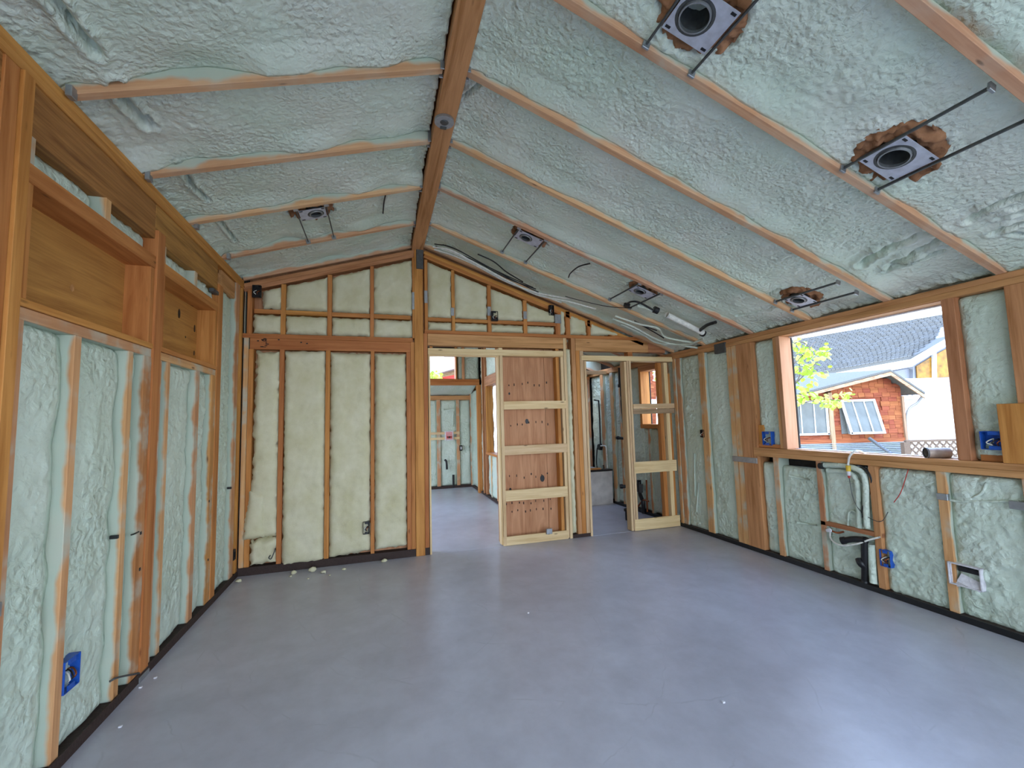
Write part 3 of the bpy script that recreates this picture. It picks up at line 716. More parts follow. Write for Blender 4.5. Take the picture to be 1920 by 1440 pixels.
lo = [(471, 521), (530.5, 608.5), (618, 694.5), (702.5, 763)]
zl = .33
batt([(fx(471)-.0, zl), (fx(520), zl), (fx(520), 2.15), (fx(478), 2.15)], 1, .02, .02)
batt([(fx(458), zl-.01), (fx(500), zl+.0), (fx(500), .75), (fx(470), .80)], 11, .045, .02)
batt([(fx(473), .07), (fx(519), .09), (fx(519), .33), (fx(473), .33)], 2, .035, .03)
batt([(fx(531), .04), (fx(608), .05), (fx(608), 2.165), (fx(531), 2.16)], 3, .022)
batt([(fx(618.5), .07), (fx(694), .10), (fx(694), 2.15), (fx(618.5), 2.155)], 4, .022)
batt([(fx(703), .10), (fx(762), .11), (fx(762), 2.15), (fx(703), 2.15)], 5, .03)
sxs = [fx(475, 600), fx(527, 600), fx(536, 600), fx(614, 600), fx(622.5, 600), fx(694, 600), fx(701, 600), fx(773, 600)]
for i in range(4):
    x0, x1 = sxs[2*i], sxs[2*i+1]
    batt([(x0, ZPL+.004), (x1, ZPL+.004), (x1, RL[1]-.028), (x0, RL[1]-.028)], 20+i, .018, .014)
    xx0 = x0+(.09 if i == 0 else 0)
    batt([(xx0, RL[1]+.026), (x1, RL[1]+.026), (x1, zroof(x1)-.125), (xx0, zroof(xx0)-.135)], 30+i, .02, .016)
sxr = [fx(803, 600), fx(847, 600), fx(853, 600), fx(914, 600), fx(921, 600), fx(981, 600), fx(988, 600), fx(1040, 600), fx(1050, 600), fx(1060, 600), fx(1068, 600), fx(1100, 600), fx(1106, 600), fx(1160, 630)]
for i in range(7):
    x0, x1 = sxr[2*i], sxr[2*i+1]
    if i < 4:
        batt([(x0, ZPR+.004), (x1, ZPR+.004), (x1, ZR2-.024), (x0, ZR2-.024)], 50+i, .01, .010)
        batt([(x0, ZR2+.02), (x1, ZR2+.02), (x1, max(ZR2+.08, zroof(x1)-.13)), (x0, zroof(x0)-.13)], 60+i, .016, .016)
    else:
        batt([(x0, ZPR+.01), (x1, ZPR+.01), (x1, max(ZPR+.03, zroof(x1)-.045)), (x0, zroof(x0)-.045)], 70+i, .012, .012)
bx('plywood_panel', WF, XL, XPa, YF+.088, YF+.10, 0.05, 3.0, PLYR, FY)
gv = [(XPa, YF+.09, ZPR-.03), (XR, YF+.09, ZPR-.3), (XR, YF+.09, zroof(XR)), (XPa, YF+.09, zroof(XPa))]
gv = [(XPa, YF+.09, ZPRB), (2.9, YF+.09, ZPRB), (2.9, YF+.09, zroof(2.9)+.1), (RXX, YF+.09, 3.45), (XL, YF+.09, 2.95), (XL, YF+.09, 2.9), (XPa, YF+.09, 2.9)]
mesh('gable_sheathing', gv+[(p[0], p[1]+.012, p[2]) for p in gv], [(0, 1, 2, 3, 4, 5, 6), (13, 12, 11, 10, 9, 8, 7)], PLYR, WF)
# long narrow foam filled gap between the studs beside door two
batt([(fx(1069), .0+.05), (fx(1078), .05), (fx(1078), 2.25), (fx(1069), 2.25)], 90, .0, .008)
# steel post cap and straps
bx('post_cap', WF, XPa+.012, XPb-.01, YF-.03, YF-.012, fz(505, 785), fz(462, 787), DSTEEL, FY)
for (px, py0, py1, wd) in ((848.5, 592, 577, 6), (917, 592, 575, 6), (984.5, 598, 584, 6), (1046, 606, 590, 11), (775, 580, 548, 5), (798.5, 568, 545, 6)):
    p0, p1 = fw(px-wd/2, py0), fw(px+wd/2, py1)
    FM('strap', p0.x, p1.x, p0.z, p1.z, STEEL, .004, .01)
# stamp and bolt marks on the header
for i in range(14):
    p = fw(488+kr.uniform(0, 11), 632+kr.uniform(0, 20)); FM('stamp_mark', p.x, p.x+kr.uniform(.01, .03), p.z, p.z+kr.uniform(.004, .010), TAR, .0005, .003)
for (px, py) in ((482, 640), (563, 643), (574, 645), (567, 635), (521, 638)):
    p = fw(px, py); FM('stamp_mark', p.x, p.x+.016, p.z, p.z+.011, BLACK, .0005, .003)

bx('sheathing', WF, XL-.15, XL+.03, YF+.05, YF+.13, 0, 2.95, PAPER, FY)
# ================================================================ POCKET DOOR FRAMES
D1 = struct('door_1')
FM('jamb', fx(804.6), fx(808), 0, fz(659, 803), PINE, .008, .11, D1)
PF1 = thing('pocket_door_frame', (fx(1000), YF, 0), 'pale pine pocket door frame with four rungs in front of reddish plywood, beside the post', 'door frame')
FM('head_rail', fx(804), fx(1062), fz(660.5, 860)-.03, fz(656, 860)+.012, PINE, .014, .10, PF1)
FM('track', fx(804), fx(940), fz(667, 870)-.004, fz(667, 870)+.03, PINE, -.02, .07, PF1)
FM('head_block', fx(806, 652), fx(811, 652), fz(658, 808), fz(649, 808), FIR, 0, .09, PF1); FM('head_block', fx(935, 655), fx(942, 655), fz(661, 938), fz(652, 938), PINE, 0, .09, PF1)
FM('split_jamb', fx(937.5), fx(940.5), .01, fz(665, 940), PINE, -.01, .10, PF1); FM('split_jamb', fx(940.8), fx(946), .01, fz(665, 943), PINE, .012, .03, PF1)
for (t_, b_) in ((752, 767), (834, 851), (916, 936), (1001, 1024)):
    za, zb_ = fz(t_, 1000), max(.002, fz(b_, 1000)); FM('rung', fx(944, (t_+b_)/2), fx(1061+(t_-752)*.02, (t_+b_)/2), zb_, za, PINE, .010, .012, PF1)
FM('split_stud', fx(1057.6), fx(1063), .01, fz(663, 1060), PINE, -.004, .09, PF1)
PF2 = thing('pocket_door_frame', (fx(1230), YF, 0), 'open pine pocket door frame with three rungs you can see through, by the right wall', 'door frame')
zt2 = fz(668, 1190); 
FM('head_rail', fx(1096), fx(1262, 672), fz(676.5, 1150), fz(667.5, 1150), PINE, .012, .10, PF2)
FM('head_block', fx(1177, 664), fx(1186, 664), fz(668, 1181), zh2, FIR, 0, .09, PF2)
FM('jamb', fx(1101.4), fx(1105.5), 0, fz(677, 1103), PINE, .008, .11, PF2)
FM('split_jamb', fx(1178), fx(1182), 0.005, fz(678, 1180), PINE, -.0, .10, PF2); FM('split_jamb', fx(1182.5), fx(1186), 0.005, fz(676, 1184), PINE, .006, .09, PF2); FM('split_jamb', fx(1186.4), fx(1190), .005, fz(676, 1187), PINE, .012, .03, PF2)
FM('rung', fx(1187, 766), fx(1264, 766), fz(766, 1225), fz(757, 1225), PINE, .012, .012, PF2); FM('rung', fx(1187, 770), fx(1264, 770), fz(775.5, 1225), fz(766.4, 1225), GREY, .006, .012, PF2)
FM('rung', fx(1188, 875), fx(1268, 875), fz(885, 1230), fz(864, 1230), PINE, .012, .012, PF2); FM('rung', fx(1190, 985), fx(1275, 985), max(.004, fz(997, 1230)), fz(970, 1230), PINE, .012, .012, PF2)
FM('split_stud', fx(1243.5), fx(1250), .01, fz(680, 1246), FIR, -.02, .08, PF2); FM('split_stud', fx(1253.5), fx(1260), .01, fz(680, 1256), PINE, 0, .09, PF2); FM('split_stud', fx(1262), fx(1266.5), .01, fz(700, 1262), FIR, -.03, .06, PF2)
D2 = struct('door_2')
bx('threshold', D2, fx(1106), fx(1177), YF, YF+.1, -.001, .002, CONC, (0, 0, 1)); bx('threshold', D1, fx(809), fx(937), YF, YF+.1, -.001, .002, CONC, (0, 0, 1))

# ================================================================ BACK ROOM (through door one)
XB = 1.9; YP = 8.4; YE = 9.3
WK = struct('wall_back'); WP = struct('wall_alcove'); WS = struct('wall_side')
bx('sheathing', WP, XL, XB+.15, YE+.1, YE+.115, 0, 2.12, PAPER, FY)
# side wall with its window
bx('sheathing', WS, XB+.14, XB+.15, YF+1.9, 6.98, 0, 2.9, PAPER); bx('sheathing', WS, XB+.14, XB+.15, 7.82, YP+.1, 0, 2.9, PAPER); bx('sheathing', WS, XB+.14, XB+.15, YP+.1, YE+.1, 0, 2.2, PAPER)
bx('sheathing', WS, XB+.14, XB+.15, 6.98, 7.82, 0, .82, PAPER); bx('sheathing', WS, XB+.14, XB+.15, 6.98, 7.82, 2.04, 2.9, PAPER)
bx('wall_board', WS, XB+.02, XB+.14, YF+.15, 6.4, 0, 2.9, PLY)
def SM(name, y0, y1, z0, z1, mat, out=0.0, par=None): return bx(name, par or WS, XB-out, XB+.14, y0, y1, z0, z1, mat, (-1, 0, 0))
W3 = struct('window_3')
SM('jamb', 7.82, 7.86, .82, 2.08, FIR, .006, W3); SM('jamb', 6.94, 6.98, .82, 2.08, FIR, .006, W3); SM('header', 6.9, 7.9, 2.04, 2.22, DARKF, .008, W3); SM('sill_plate', 6.9, 7.9, .78, .82, FIR, .01, W3)
SM('stud', 7.95, 8.0, .04, 2.8, DARKF); SM('stud', 8.1, 8.16, .04, 2.8, DARKF, .01); SM('stud', YE-.05, YE, .04, 2.05, FIRS, .02); SM('bottom_plate', 6.4, YE, 0, .04, TAR, .004)
wall_foam(WS, -1, 6.4, 7.9, .04, .78, 120, ax='y', pos=XB, trench=None, res=.03); wall_foam(WS, -1, 8.16, YP, .04, 2.8, 124, ax='y', pos=XB, trench=None, res=.03); wall_foam(WS, -1, YP+.1, YE, .04, 2.05, 121, ax='y', pos=XB, trench=None, res=.03)
wall_foam(WS, -1, 6.4, 7.95, 2.22, 2.9, 122, ax='y', pos=XB, trench=None, res=.03); wall_foam(WS, -1, 6.4, 6.9, .78, 2.22, 123, ax='y', pos=XB, trench=None, res=.03)
for yy in (6.7, 7.2, 7.6): SM('stud', yy, yy+.04, .04, .78, FIRS, -.01)
def shrink(name, parent, y0, y1, z0, z1, x, seed):
    def d(U, V): return .02*vnoise((y0+U)/.12, (z0+V)/.2, seed)+.01*vnoise(U/.04, V/.05, seed+1)
    return grid(name, parent, (x, y0, z0), (0, 1, 0), (0, 0, 1), (-1, 0, 0), y1-y0, z1-z0, .03, d, PLAST, .0)
PLAST = plain('clear_wrap', 'd8e2f2', .15, 0, .6, 9, .1); q_ = [n for n in PLAST.node_tree.nodes if n.type == 'BSDF_PRINCIPLED'][0]; q_.inputs['Transmission Weight'].default_value = .75; q_.inputs['Alpha'].default_value = .7
shrink('wrap_film', W3, 6.98, 7.82, .83, 2.04, XB+.12, 9)
# partition with the alcove header and the transom window
def KM(name, x0, x1, z0, z1, mat, out=0.0, par=None, dep=.10): return bx(name, par or WK, x0, x1, YP-out, YP+dep, z0, z1, mat, FY)
hz0, hz1 = ony(880, 722, YP).z, ony(870, 711, YP).z
KM('header', XL, XB, hz0, hz1, FIR, .01); p = ony(903, 800, YP); KM('stud', ony(896, 800, YP).x, ony(902.5, 800, YP).x, 0, hz0, FIR, .006)
KM('stud', ony(905, 800, YP).x, XB, 0, hz0, FIRS, -.01); KM('stud', ony(857, 690, YP).x-.03, ony(857, 690, YP).x, hz1, 2.9, FIR, 0)
KM('stud', ony(866, 690, YP).x, ony(871, 690, YP).x, hz1, 2.9, FIRS, 0)
tx0, tx1, tz1 = .3, ony(854, 690, YP).x, ony(830, 667, YP).z
W4 = struct('window_4')
KM('jamb', tx1, tx1+.025, hz1, 2.9, FIR, .01, W4, .14); KM('jamb', tx0-.03, tx0, hz1, 2.9, FIR, .01, W4, .14); KM('header', XL, tx1, tz1+.0, tz1+.1, FIR, .01, W4, .14)
bx('sheathing', WK, tx1+.02, XB+.15, YP+.10, YP+.112, hz1-.1, 3.2, PAPER, FY); bx('sheathing', WK, XL, tx0, YP+.10, YP+.112, hz1-.1, 3.2, PAPER, FY); bx('sheathing', WK, tx0, tx1, YP+.10, YP+.112, tz1, 3.2, PAPER, FY)
wall_foam(WK, -1, ony(871, 690, YP).x, XB, hz1, 2.9, 130, ax='x', pos=YP, trench=None, res=.025); wall_foam(WK, -1, tx1+.06, ony(866, 690, YP).x, hz1, 2.9, 131, ax='x', pos=YP, trench=None, res=.025)
# alcove: low sloping foam lid, back wall with studs, outlet box
zA = ony(850, 742, YE).z
g0 = [(XL, YP+.11, 2.22), (XB, YP+.11, 2.22)]
def lid(U, V): return .015*vnoise(U/.2, V/.2, 140)+.012*lumps(U, V, 141, .06)
grid('foam_lid', WP, (XL, YP+.10, hz1-.04), (1, 0, 0), Vector((0, YE-YP, zA-hz1+.04)).normalized(), Vector((0, -(hz1-zA), -(YE-YP))).normalized(), XB-XL, math.hypot(YE-YP, hz1-zA), .03, lid, FOAM, .0)
slab_top = [(XL-.1, YP+.1, hz1-.01), (XB+.15, YP+.1, hz1-.01), (XB+.15, YE+.2, zA+.03), (XL-.1, YE+.2, zA+.03)]
slab_top += [(p[0], p[1], p[2]+.03) for p in slab_top]
mesh('roof_deck', slab_top, [(3, 2, 1, 0), (4, 5, 6, 7), (0, 1, 5, 4), (1, 2, 6, 5), (2, 3, 7, 6), (3, 0, 4, 7)], PLY, WP)
bx('top_plate', WP, XL, XB, YE-.02, YE+.09, zA-.09, zA, DARKF, FY); bx('bottom_plate', WP, XL, XB, YE-.01, YE+.09, 0, .05, TAR, FY)
cx = [ony(p, 820, YE).x for p in (819, 826, 856, 862)]
bx('stud', WP, cx[0], cx[1], YE-.004, YE+.09, .05, zA-.09, FIRS, FY); bx('stud', WP, cx[2], cx[3], YE-.004, YE+.09, .05, zA-.09, FIRS, FY)
for i, (a, b) in enumerate(((XL, cx[0]), (cx[1], cx[2]), (cx[3], XB))): wall_foam(WP, -1, a, b, .05, zA-.09, 150+i, ax='x', pos=YE, trench=None, res=.028)
for zc in (ony(840, 812, YE).z, ony(840, 822, YE).z):
    bx('backing_strip', WP, ony(803, 815, YE).x, ony(862, 815, YE).x, YE-.02, YE-.005, zc-.025, zc+.025, PINE, FY)
def b3(name, parent, c, hx, hy, hz, mat): return bx(name, parent, c[0]-hx, c[0]+hx, c[1]-hy, c[1]+hy, c[2]-hz, c[2]+hz, mat)
c = ony(842, 817, YE-.03); t = thing('washer_outlet_box', c, 'white washer outlet box with red and black valves in the back alcove wall', 'outlet box')
b3('box', t, c, .09, .02, .10, WHITE); b3('recess', t, c+Vector((0, -.021, 0)), .07, .003, .08, PINK)
for k in (-1, 0, 1): b3('valve', t, c+Vector((k*.035, -.03, -.03)), .012, .012, .02, RED if k else BLACK)
c = ony(864, 840, YE-.02); t = thing('outlet_box', c, 'black outlet box low on the foam alcove wall through door opening', 'electrical box'); b3('box', t, c, .03, .03, .055, BLACK); b3('receptacle', t, c+Vector((0, -.033, 0)), .012, .003, .03, WHITE)
tube('foam_pipe', [ony(888, 775, YE-.0), ony(892, 770, YE-.01), ony(896, 780, YE-.01), ony(897, 850, YE-.01), ony(896, 880, YE-.01)], .03, FOAMW, WP)
tube('foam_pipe', [ony(832, 768, YE-.0), ony(852, 768, YE-.0)], .014, FOAMW, WP); tube('foam_pipe', [ony(850, 772, YE), ony(849, 800, YE)], .014, FOAMW, WP)
t = tube('drain_stub', [ony(834, 862, YE-.04), ony(837, 866, YE-.06), ony(838, 880, YE-.05)], .022, BLACK); tag(t, 'short black pipe stub low on the foam alcove wall', 'pipe')
bx('water_stain', WP, ony(848, 890, YE).x, ony(852, 890, YE).x, YE-.012, YE-.002, ony(850, 915, YE).z, ony(850, 890, YE).z, BLACK, FY)

# ================================================================ BATHROOM (through door two)
WBt = struct('wall_bathroom'); YT = 7.15
bx('sheathing', WBt, 2.0, XR+.15, YT+.1, YT+.115, 0, 2.5, PAPER, FY); bx('sheathing', WBt, 2.13, 2.15, YF+.15, YT, 0, 2.6, PLY)
qs = [ony(p, 760, YT).x for p in (1128, 1133, 1145, 1150)]
for a, b in ((2.6, 2.64), (XR-.04, XR)): bx('stud', WBt, a, b, YT-.004, YT+.1, .04, 2.1, FIRS, FY)
for i, (a, b) in enumerate(((2.15, 2.6), (2.64, XR-.04))): wall_foam(WBt, -1, a, b, .04, 2.1, 160+i, ax='x', pos=YT, trench=None, res=.025)
bx('top_plate', WBt, 2.15, XR, YT-.02, YT+.1, 2.10, 2.15, FIR, FY); wall_foam(WBt, -1, 2.15, XR, 2.15, 2.6, 170, ax='x', pos=YT, trench=None, res=.04)
bx('collar_beam', WBt, 2.2, XR, 6.5, 6.56, 2.13, 2.19, PINE, FY)
RM('stud', BY1, BY1+.045, BZ0, BZ1, FIR, .14, .004); RM('stud', BY0-.04, BY0, .04, 2.14, FIR, .14, 0)
W5 = struct('window_5')
RM('jamb', BY1-.002, BY1+.05, BZ0, BZ1+.04, FIR, .14, .008, W5); RM('header', BY0, BY1+.06, BZ1, 2.14, DARKF, .14, .004, W5); RM('sill_plate', BY0, BY1+.06, BZ0-.06, BZ0, FIR, .14, .006, W5)
RF(BY0, BY1+.05, .05, BZ0-.06, 90); RF(BY1+.05, 6.1, .05, 2.14, 91); B1 = sorted((rw(1127, 760).y, rw(1132, 760).y)); B2 = sorted((rw(1145, 760).y, rw(1150, 760).y))
RF(6.15 if B2[0] > 6.3 else B2[1], B2[0], .05, 2.14, 92); RF(B2[1], B1[0], .05, 2.14, 94); RF(B1[1], YT, .05, 2.14, 95)
for q_ in (B1, B2): RM('stud', q_[0], q_[1], .04, 2.14, FIRS, .14, .004)
RM('stud', 6.1, 6.15, .04, 2.14, FIRS); RF(YF+.02, BY0-.04, .05, 2.14, 93)
for yy in (5.15, 5.38): RM('stud', yy, yy+.035, .04, BZ0-.06, FIRS, .14, -.004)
# tub
tb = thing('bathtub', ((2.2+XR)/2, 6.75, 0), 'alcove bathtub with its apron still under grey protective wrap', 'bathtub')
def tubmesh():
    x0, x1, y0, y1, h = 2.2, XR-.04, 6.41, YT-.02, .53; r = .07
    v = [(x0, y0, 0), (x1, y0, 0), (x1, y1, 0), (x0, y1, 0), (x0, y0-.015, h), (x1, y0-.015, h), (x1, y1, h), (x0, y1, h),
         (x0+r, y0+r, h), (x1-r, y0+r, h), (x1-r, y1-r, h), (x0+r, y1-r, h), (x0+2*r, y0+1.6*r, .12), (x1-2*r, y0+1.6*r, .12), (x1-2*r, y1-1.6*r, .12), (x0+2*r, y1-1.6*r, .12)]
    f = []
    for a in (0, 4, 8):
        for i in range(4): f.append((a+i, a+(i+1) % 4, a+4+(i+1) % 4, a+4+i))
    f.append((12, 13, 14, 15)); return v, f
v_, f_ = tubmesh(); mesh('shell', v_, f_, TUBM, tb)
b3('rim_cover', tb, ((2.2+XR)/2, 6.46, .545), (XR-2.26)/2, .07, .012, BLACK)
b3('scrap_board', tb, (3.2, 6.48, .57), .26, .04, .012, FIR)
vx = rw(1124, 838, -.03)
sv = thing('shower_valve', vx, 'black shower valve with thin copper pipe loop above the wrapped bathtub', 'valve')
frustum('valve_body', vx+Vector((.03, 0, 0)), (-1, 0, 0), .06, .05, .05, BLACK, sv, 12)
tube('pipe', [vx+Vector((0, .03, 0)), vx+Vector((0, .09, -.05)), vx+Vector((0, .12, -.35)), vx+Vector((0, -.10, -.37)), vx+Vector((0, -.11, -.3))], .010, BLACK, sv)
tube('pipe', [vx+Vector((0, -.05, .02)), vx+Vector((0, -.22, .02)), vx+Vector((0, -.24, -.1)), vx+Vector((0, -.25, -.4))], .012, WIREW, sv)
tube('riser', [vx+Vector((0, -.04, .05)), vx+Vector((0, -.05, .5)), vx+Vector((0, -.04, .80))], .014, BLACK, sv)
tube('riser', [vx+Vector((0, -.04, .80)), vx+Vector((0, .12, .82))], .012, BLACK, sv)
def pipe_thing(name, pts, r, mat, label, cat='pipe', rings=True):
    t = thing(name, pts[0], label, cat); tube('pipe', pts, r, mat, t)
    if rings:
        d = (Vector(pts[-1])-Vector(pts[-2])).normalized(); frustum('coupling', Vector(pts[-1])-d*r*1.2, d, r*1.3, r*1.3, r*1.6, mat, t, 12, th=r*.35)
    return t
pipe_thing('drain_pipe', [rw(1162, 690, -.02), rw(1163, 710, -.02), rw(1163, 725, -.02)], .03, BLACK, 'black vent pipe stub high on the bathroom foam wall')
t = tube('power_cable', [rw(1163, 715, .01), rw(1165, 760, .01), rw(1170, 800, .01)], .012, BLACK, None); tag(t, 'black cable running down the bathroom foam wall', 'cable')
pipe_thing('drain_pipe', [rw(1175, 822, 0), rw(1168, 822, -.02), rw(1158, 821, -.04)], .022, BLACK, 'black pipe stub at mid height of the bathroom wall, left of the slotted frame')
pipe_thing('drain_pipe', [rw(1182, 911, 0), rw(1172, 912, -.06), rw(1164, 912, -.12)], .026, BLACK, 'black pipe stub sticking out low beside the wrapped bathtub')
# toilet flange pipe standing on floor
p = onz(1179, 975, 0); t = thing('toilet_flange_pipe', p, 'short black pipe standing up from bathroom floor behind pine jamb', 'pipe'); frustum('pipe', p, (0, 0, 1), .045, .045, .14, BLACK, t, 14, th=.008); frustum('collar', p+Vector((0, 0, .12)), (0, 0, 1), .06, .06, .03, BLACK, t, 14, th=.02)
# basin plumbing behind the lower rungs
t = thing('basin_plumbing', rw(1200, 940), 'cluster of black drain and copper pipes seen through the lower slotted frame', 'plumbing')
tube('drain', [rw(1198, 900, -.02), rw(1200, 925, -.02), rw(1205, 940, -.03), rw(1207, 962, -.02)], .028, BLACK, t); tube('supply', [rw(1212, 900, -.02), rw(1213, 930, -.02), rw(1214, 960, -.02)], .012, COPPER, t); tube('supply', [rw(1196, 950, -.02), rw(1206, 938, -.03), rw(1216, 940, -.03)], .012, COPPER, t)
b3('vent_box', t, rw(1199, 915, -.02), .02, .06, .06, DSTEEL)

# ================================================================ RECESSED LIGHTS
def rlight(P, label, su=.118, sv_=.105, rr=.066, off=.015, y_near=None, y_far=None, ang=0.0, dx=.0, wr=(.19, .16), woolshift=(0, 0)):
    n, u = (nR, uR) if P.x > RXX else (nL, uL); v = Vector((0, 1, 0)); N_ = n
    c = P+N_*(-.012)
    t = thing('recessed_light_housing', P, label, 'ceiling light', 'recessed light housings in the ceiling foam')
    # plate with a round hole
    K = 32; vs, fs = [], []
    hc = c+u*(-.025*su/.118)
    for z in (0, .002):
        for k in range(K):
            a = 2*math.pi*k/K; ca, sa = math.cos(a), math.sin(a); q = 1/max(abs(ca), abs(sa))
            vs.append(c+u*ca*q*su+v*sa*q*sv_+N_*z)
        for k in range(K):
            a = 2*math.pi*k/K; vs.append(hc+u*math.cos(a)*rr*1.25+v*math.sin(a)*rr*1.25+N_*z)
    for k in range(K):
        j = (k+1) % K
        fs += [(k, j, K+j, K+k), (2*K+k, 3*K+k, 3*K+j, 2*K+j), (k, 2*K+k, 2*K+j, j), (K+k, K+j, 3*K+j, 3*K+k)]
    mesh('mounting_plate', vs, fs, PLATE, t)
    frustum('collar', hc-N_*.05, N_, rr*1.25, rr*1.25, .052, DSTEEL, t, 28, th=.012)
    frustum('rim', hc-N_*.015, N_, rr*1.08, rr, .026, STEEL, t, 28, th=.006)
    frustum('can', hc-N_*.14, N_, rr*.95, rr, .13, DSTEEL, t, 28, th=.003)
    frustum('can_top', hc-N_*.142, N_, rr, rr, .004, DSTEEL, t, 28)
    plank('label_sticker', t, hc-N_*.08+u*(-.02)+v*(-.035), u, N_, .025, .016, .001, PINK); tube('lead_wire', [hc-N_*.13, hc-N_*.08+u*.01, hc-N_*.05+v*(-.03)+u*(-.02)], .004, ORANGE, t, 6)
    for (a, b) in ((-1, -1), (-1, 1), (1, -1), (1, 1)): plank('slot', t, c+u*a*su*.82+v*b*sv_*.84+N_*.002, u, N_, .012, .006, .002, BLACK)
    for a in (-1, 1):
        y0 = (y_near if y_near is not None else P.y-.4); y1 = (y_far if y_far is not None else P.y+.3); m_ = c+u*a*(su+.012)+N_*.004; m_.y = (y0+y1)/2
        plank('hanger_bar', t, m_, v, N_, (y1-y0)/2, .0045, .008, DSTEEL)
        for yy in (y0, y1): mm = m_.copy(); mm.y = yy; plank('hanger_foot', t, mm+N_*.004, u, N_, .018, .006, .018, STEEL)
    # brown mineral wool packed round the can
    sd = int(abs(P.x*97+P.y*31))
    def wd(U, V):
        X = U-wr[0]; Y_ = V-wr[1]; q = np.sqrt((X/wr[0])**2+(Y_/wr[1])**2)+.25*vnoise(U/.05, V/.05, sd)
        D = -.055+.030*vnoise(U/.045, V/.045, sd+1)+.022*lumps(U, V, sd+2, .03)+.018*np.clip(q, 0, 1)
        rh = np.sqrt((X-woolshift[0]+.02)**2+(Y_-woolshift[1])**2)
        D = np.where(rh < rr*1.3, -.16, D)
        ins = (np.abs(X-woolshift[0]) < su+.005) & (np.abs(Y_-woolshift[1]) < sv_+.005)
        D = np.where(ins, np.minimum(D, -.03), D)
        return D-.07*np.clip((q-.8)/.35, 0, 1)**2
    o = grid('mineral_wool', CE, P-u*wr[0]-v*wr[1]-u*woolshift[0]-v*woolshift[1], u, v, N_, 2*wr[0], 2*wr[1], .009, wd, WOOL, .15)
    return t
PLATE = plain('zinc_plate', 'c4c6d2', .42, .2, 0, 30, .1)
rlight(L1, 'large square recessed light housing at the top edge of the ceiling, above the others', y_near=1.0, y_far=1.59, wr=(.20, .17))
rlight(L2, 'square recessed light housing high above the right wall, with two long bars', y_near=1.0, y_far=1.59, wr=(.21, .17))
rlight(L3, 'recessed light housing in brown wool just above the big window', .085, .085, .05, y_near=2.32, y_far=2.86, wr=(.17, .14))
rlight(L4, 'recessed light housing nearest the ridge beam on the right slope, in brown wool', .12, .085, .05, y_near=3.53, y_far=4.1, wr=(.18, .13))
rlight(L5, 'recessed light housing beside the white foamed pipe, above second door opening', .115, .08, .05, y_near=3.53, y_far=4.1, wr=(.16, .12))
rlight(L6, 'the only recessed light housing on the left roof slope', .10, .085, .05, y_near=3.53, y_far=4.16, wr=(.17, .12))
# round disc under ridge beam
p = ony(833, 226, 1.0); dd = ray(833, 226); tt = (3.312-EYE)/dd[2]; p = Vector((dd[0]*tt, dd[1]*tt, 3.312))
t = thing('round_ceiling_box', p, 'round grey metal fixture box under the ridge beam', 'electrical box'); frustum('box', p-Vector((0, 0, .014)), (0, 0, 1), .062, .062, .016, STEEL, t, 24); frustum('hub', p-Vector((0, 0, .020)), (0, 0, 1), .02, .03, .008, DSTEEL, t, 14); b3('tab', t, p-Vector((0, -.05, .017)), .02, .01, .003, DSTEEL)

# ================================================================ CABLES AND PIPES OVERHEAD
def rc(pts, dz=0.012): 
    return [onroof(*q)+((nR if onroof(*q).x > RXX else nL)*dz) for q in pts]
def cable(pts, r, mat, label, parent=None, cat='cable'):
    o = tube('cable', pts, r, mat, None, 6); tag(o, label, cat); return o
bund = [[(815, 455), (850, 462), (905, 492), (960, 522), (1010, 546), (1060, 556), (1120, 572)], [(817, 460), (850, 470), (895, 490), (950, 520), (1005, 541), (1055, 560)], [(830, 458), (862, 470), (910, 497), (955, 519), (1000, 539), (1070, 553)]]
nm = ['white cable stapled along gable rafter, upper run of bundle from the ridge', 'white cable stapled along gable rafter, lower run of bundle from the ridge', 'middle white cable of the bundle leaving the ridge post']
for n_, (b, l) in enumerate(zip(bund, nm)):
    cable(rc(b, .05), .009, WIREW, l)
    cable(rc([(x+2, y-4-n_) for x, y in b[:5]], .042), .006, BLACK, ('dark', 'second dark', 'third dark')[n_]+' cable tucked above the white bundle on the gable rafter')  # black strands put in as the dark shadow lines of the bundle
lowc = [[(1150, 590), (1190, 606), (1240, 632), (1290, 642), (1310, 645)], [(1155, 585), (1200, 600), (1235, 608), (1250, 625), (1300, 635)], [(1165, 600), (1205, 618), (1235, 636), (1290, 638), (1320, 628)]]
nm = ['grey white cable sagging to the eave above second header, lowest strand', 'grey white cable sagging to the eave above second header, top strand', 'grey white cable looping into the foam at the right eave corner']
for b, l in zip(lowc, nm): cable(rc(b, .05), .012, FOAM, l)
for b, l in zip([[(1200, 606), (1225, 620), (1245, 632)], [(1190, 600), (1210, 610), (1232, 618)]], ['black cable sliver among foamed cables near the right eave', 'short black cable under foam strands above second header']): cable(rc(b, .012), .007, BLACK, l)  # thin black tubes take the place of shadowed slits between the cables
cable(rc([(1106, 494), (1085, 500), (1070, 512), (1066, 520)], .0), .007, BLACK, 'black cable end hanging in a curve from the foam between two rafters')
cable(rc([(1060, 555), (1090, 563), (1140, 574), (1185, 577)], .005), .004, BLACK, 'thin black cable trailing along ceiling foam past the gable studs')
cable(rc([(726, 368), (722, 385), (720, 406)], -.03), .006, BLACK, 'thin dark cable end on the left roof slope near the ridge')
cable(rc([(895, 478), (925, 492), (950, 512), (980, 530)], -.01), .007, BLACK, 'black cable half buried in foam beside the white bundle')  # thin black tube sunk in the foam
for (q, l) in (((862, 482), 'black staple end beside the white cable bundle'), ((812, 453), None)):
    pass
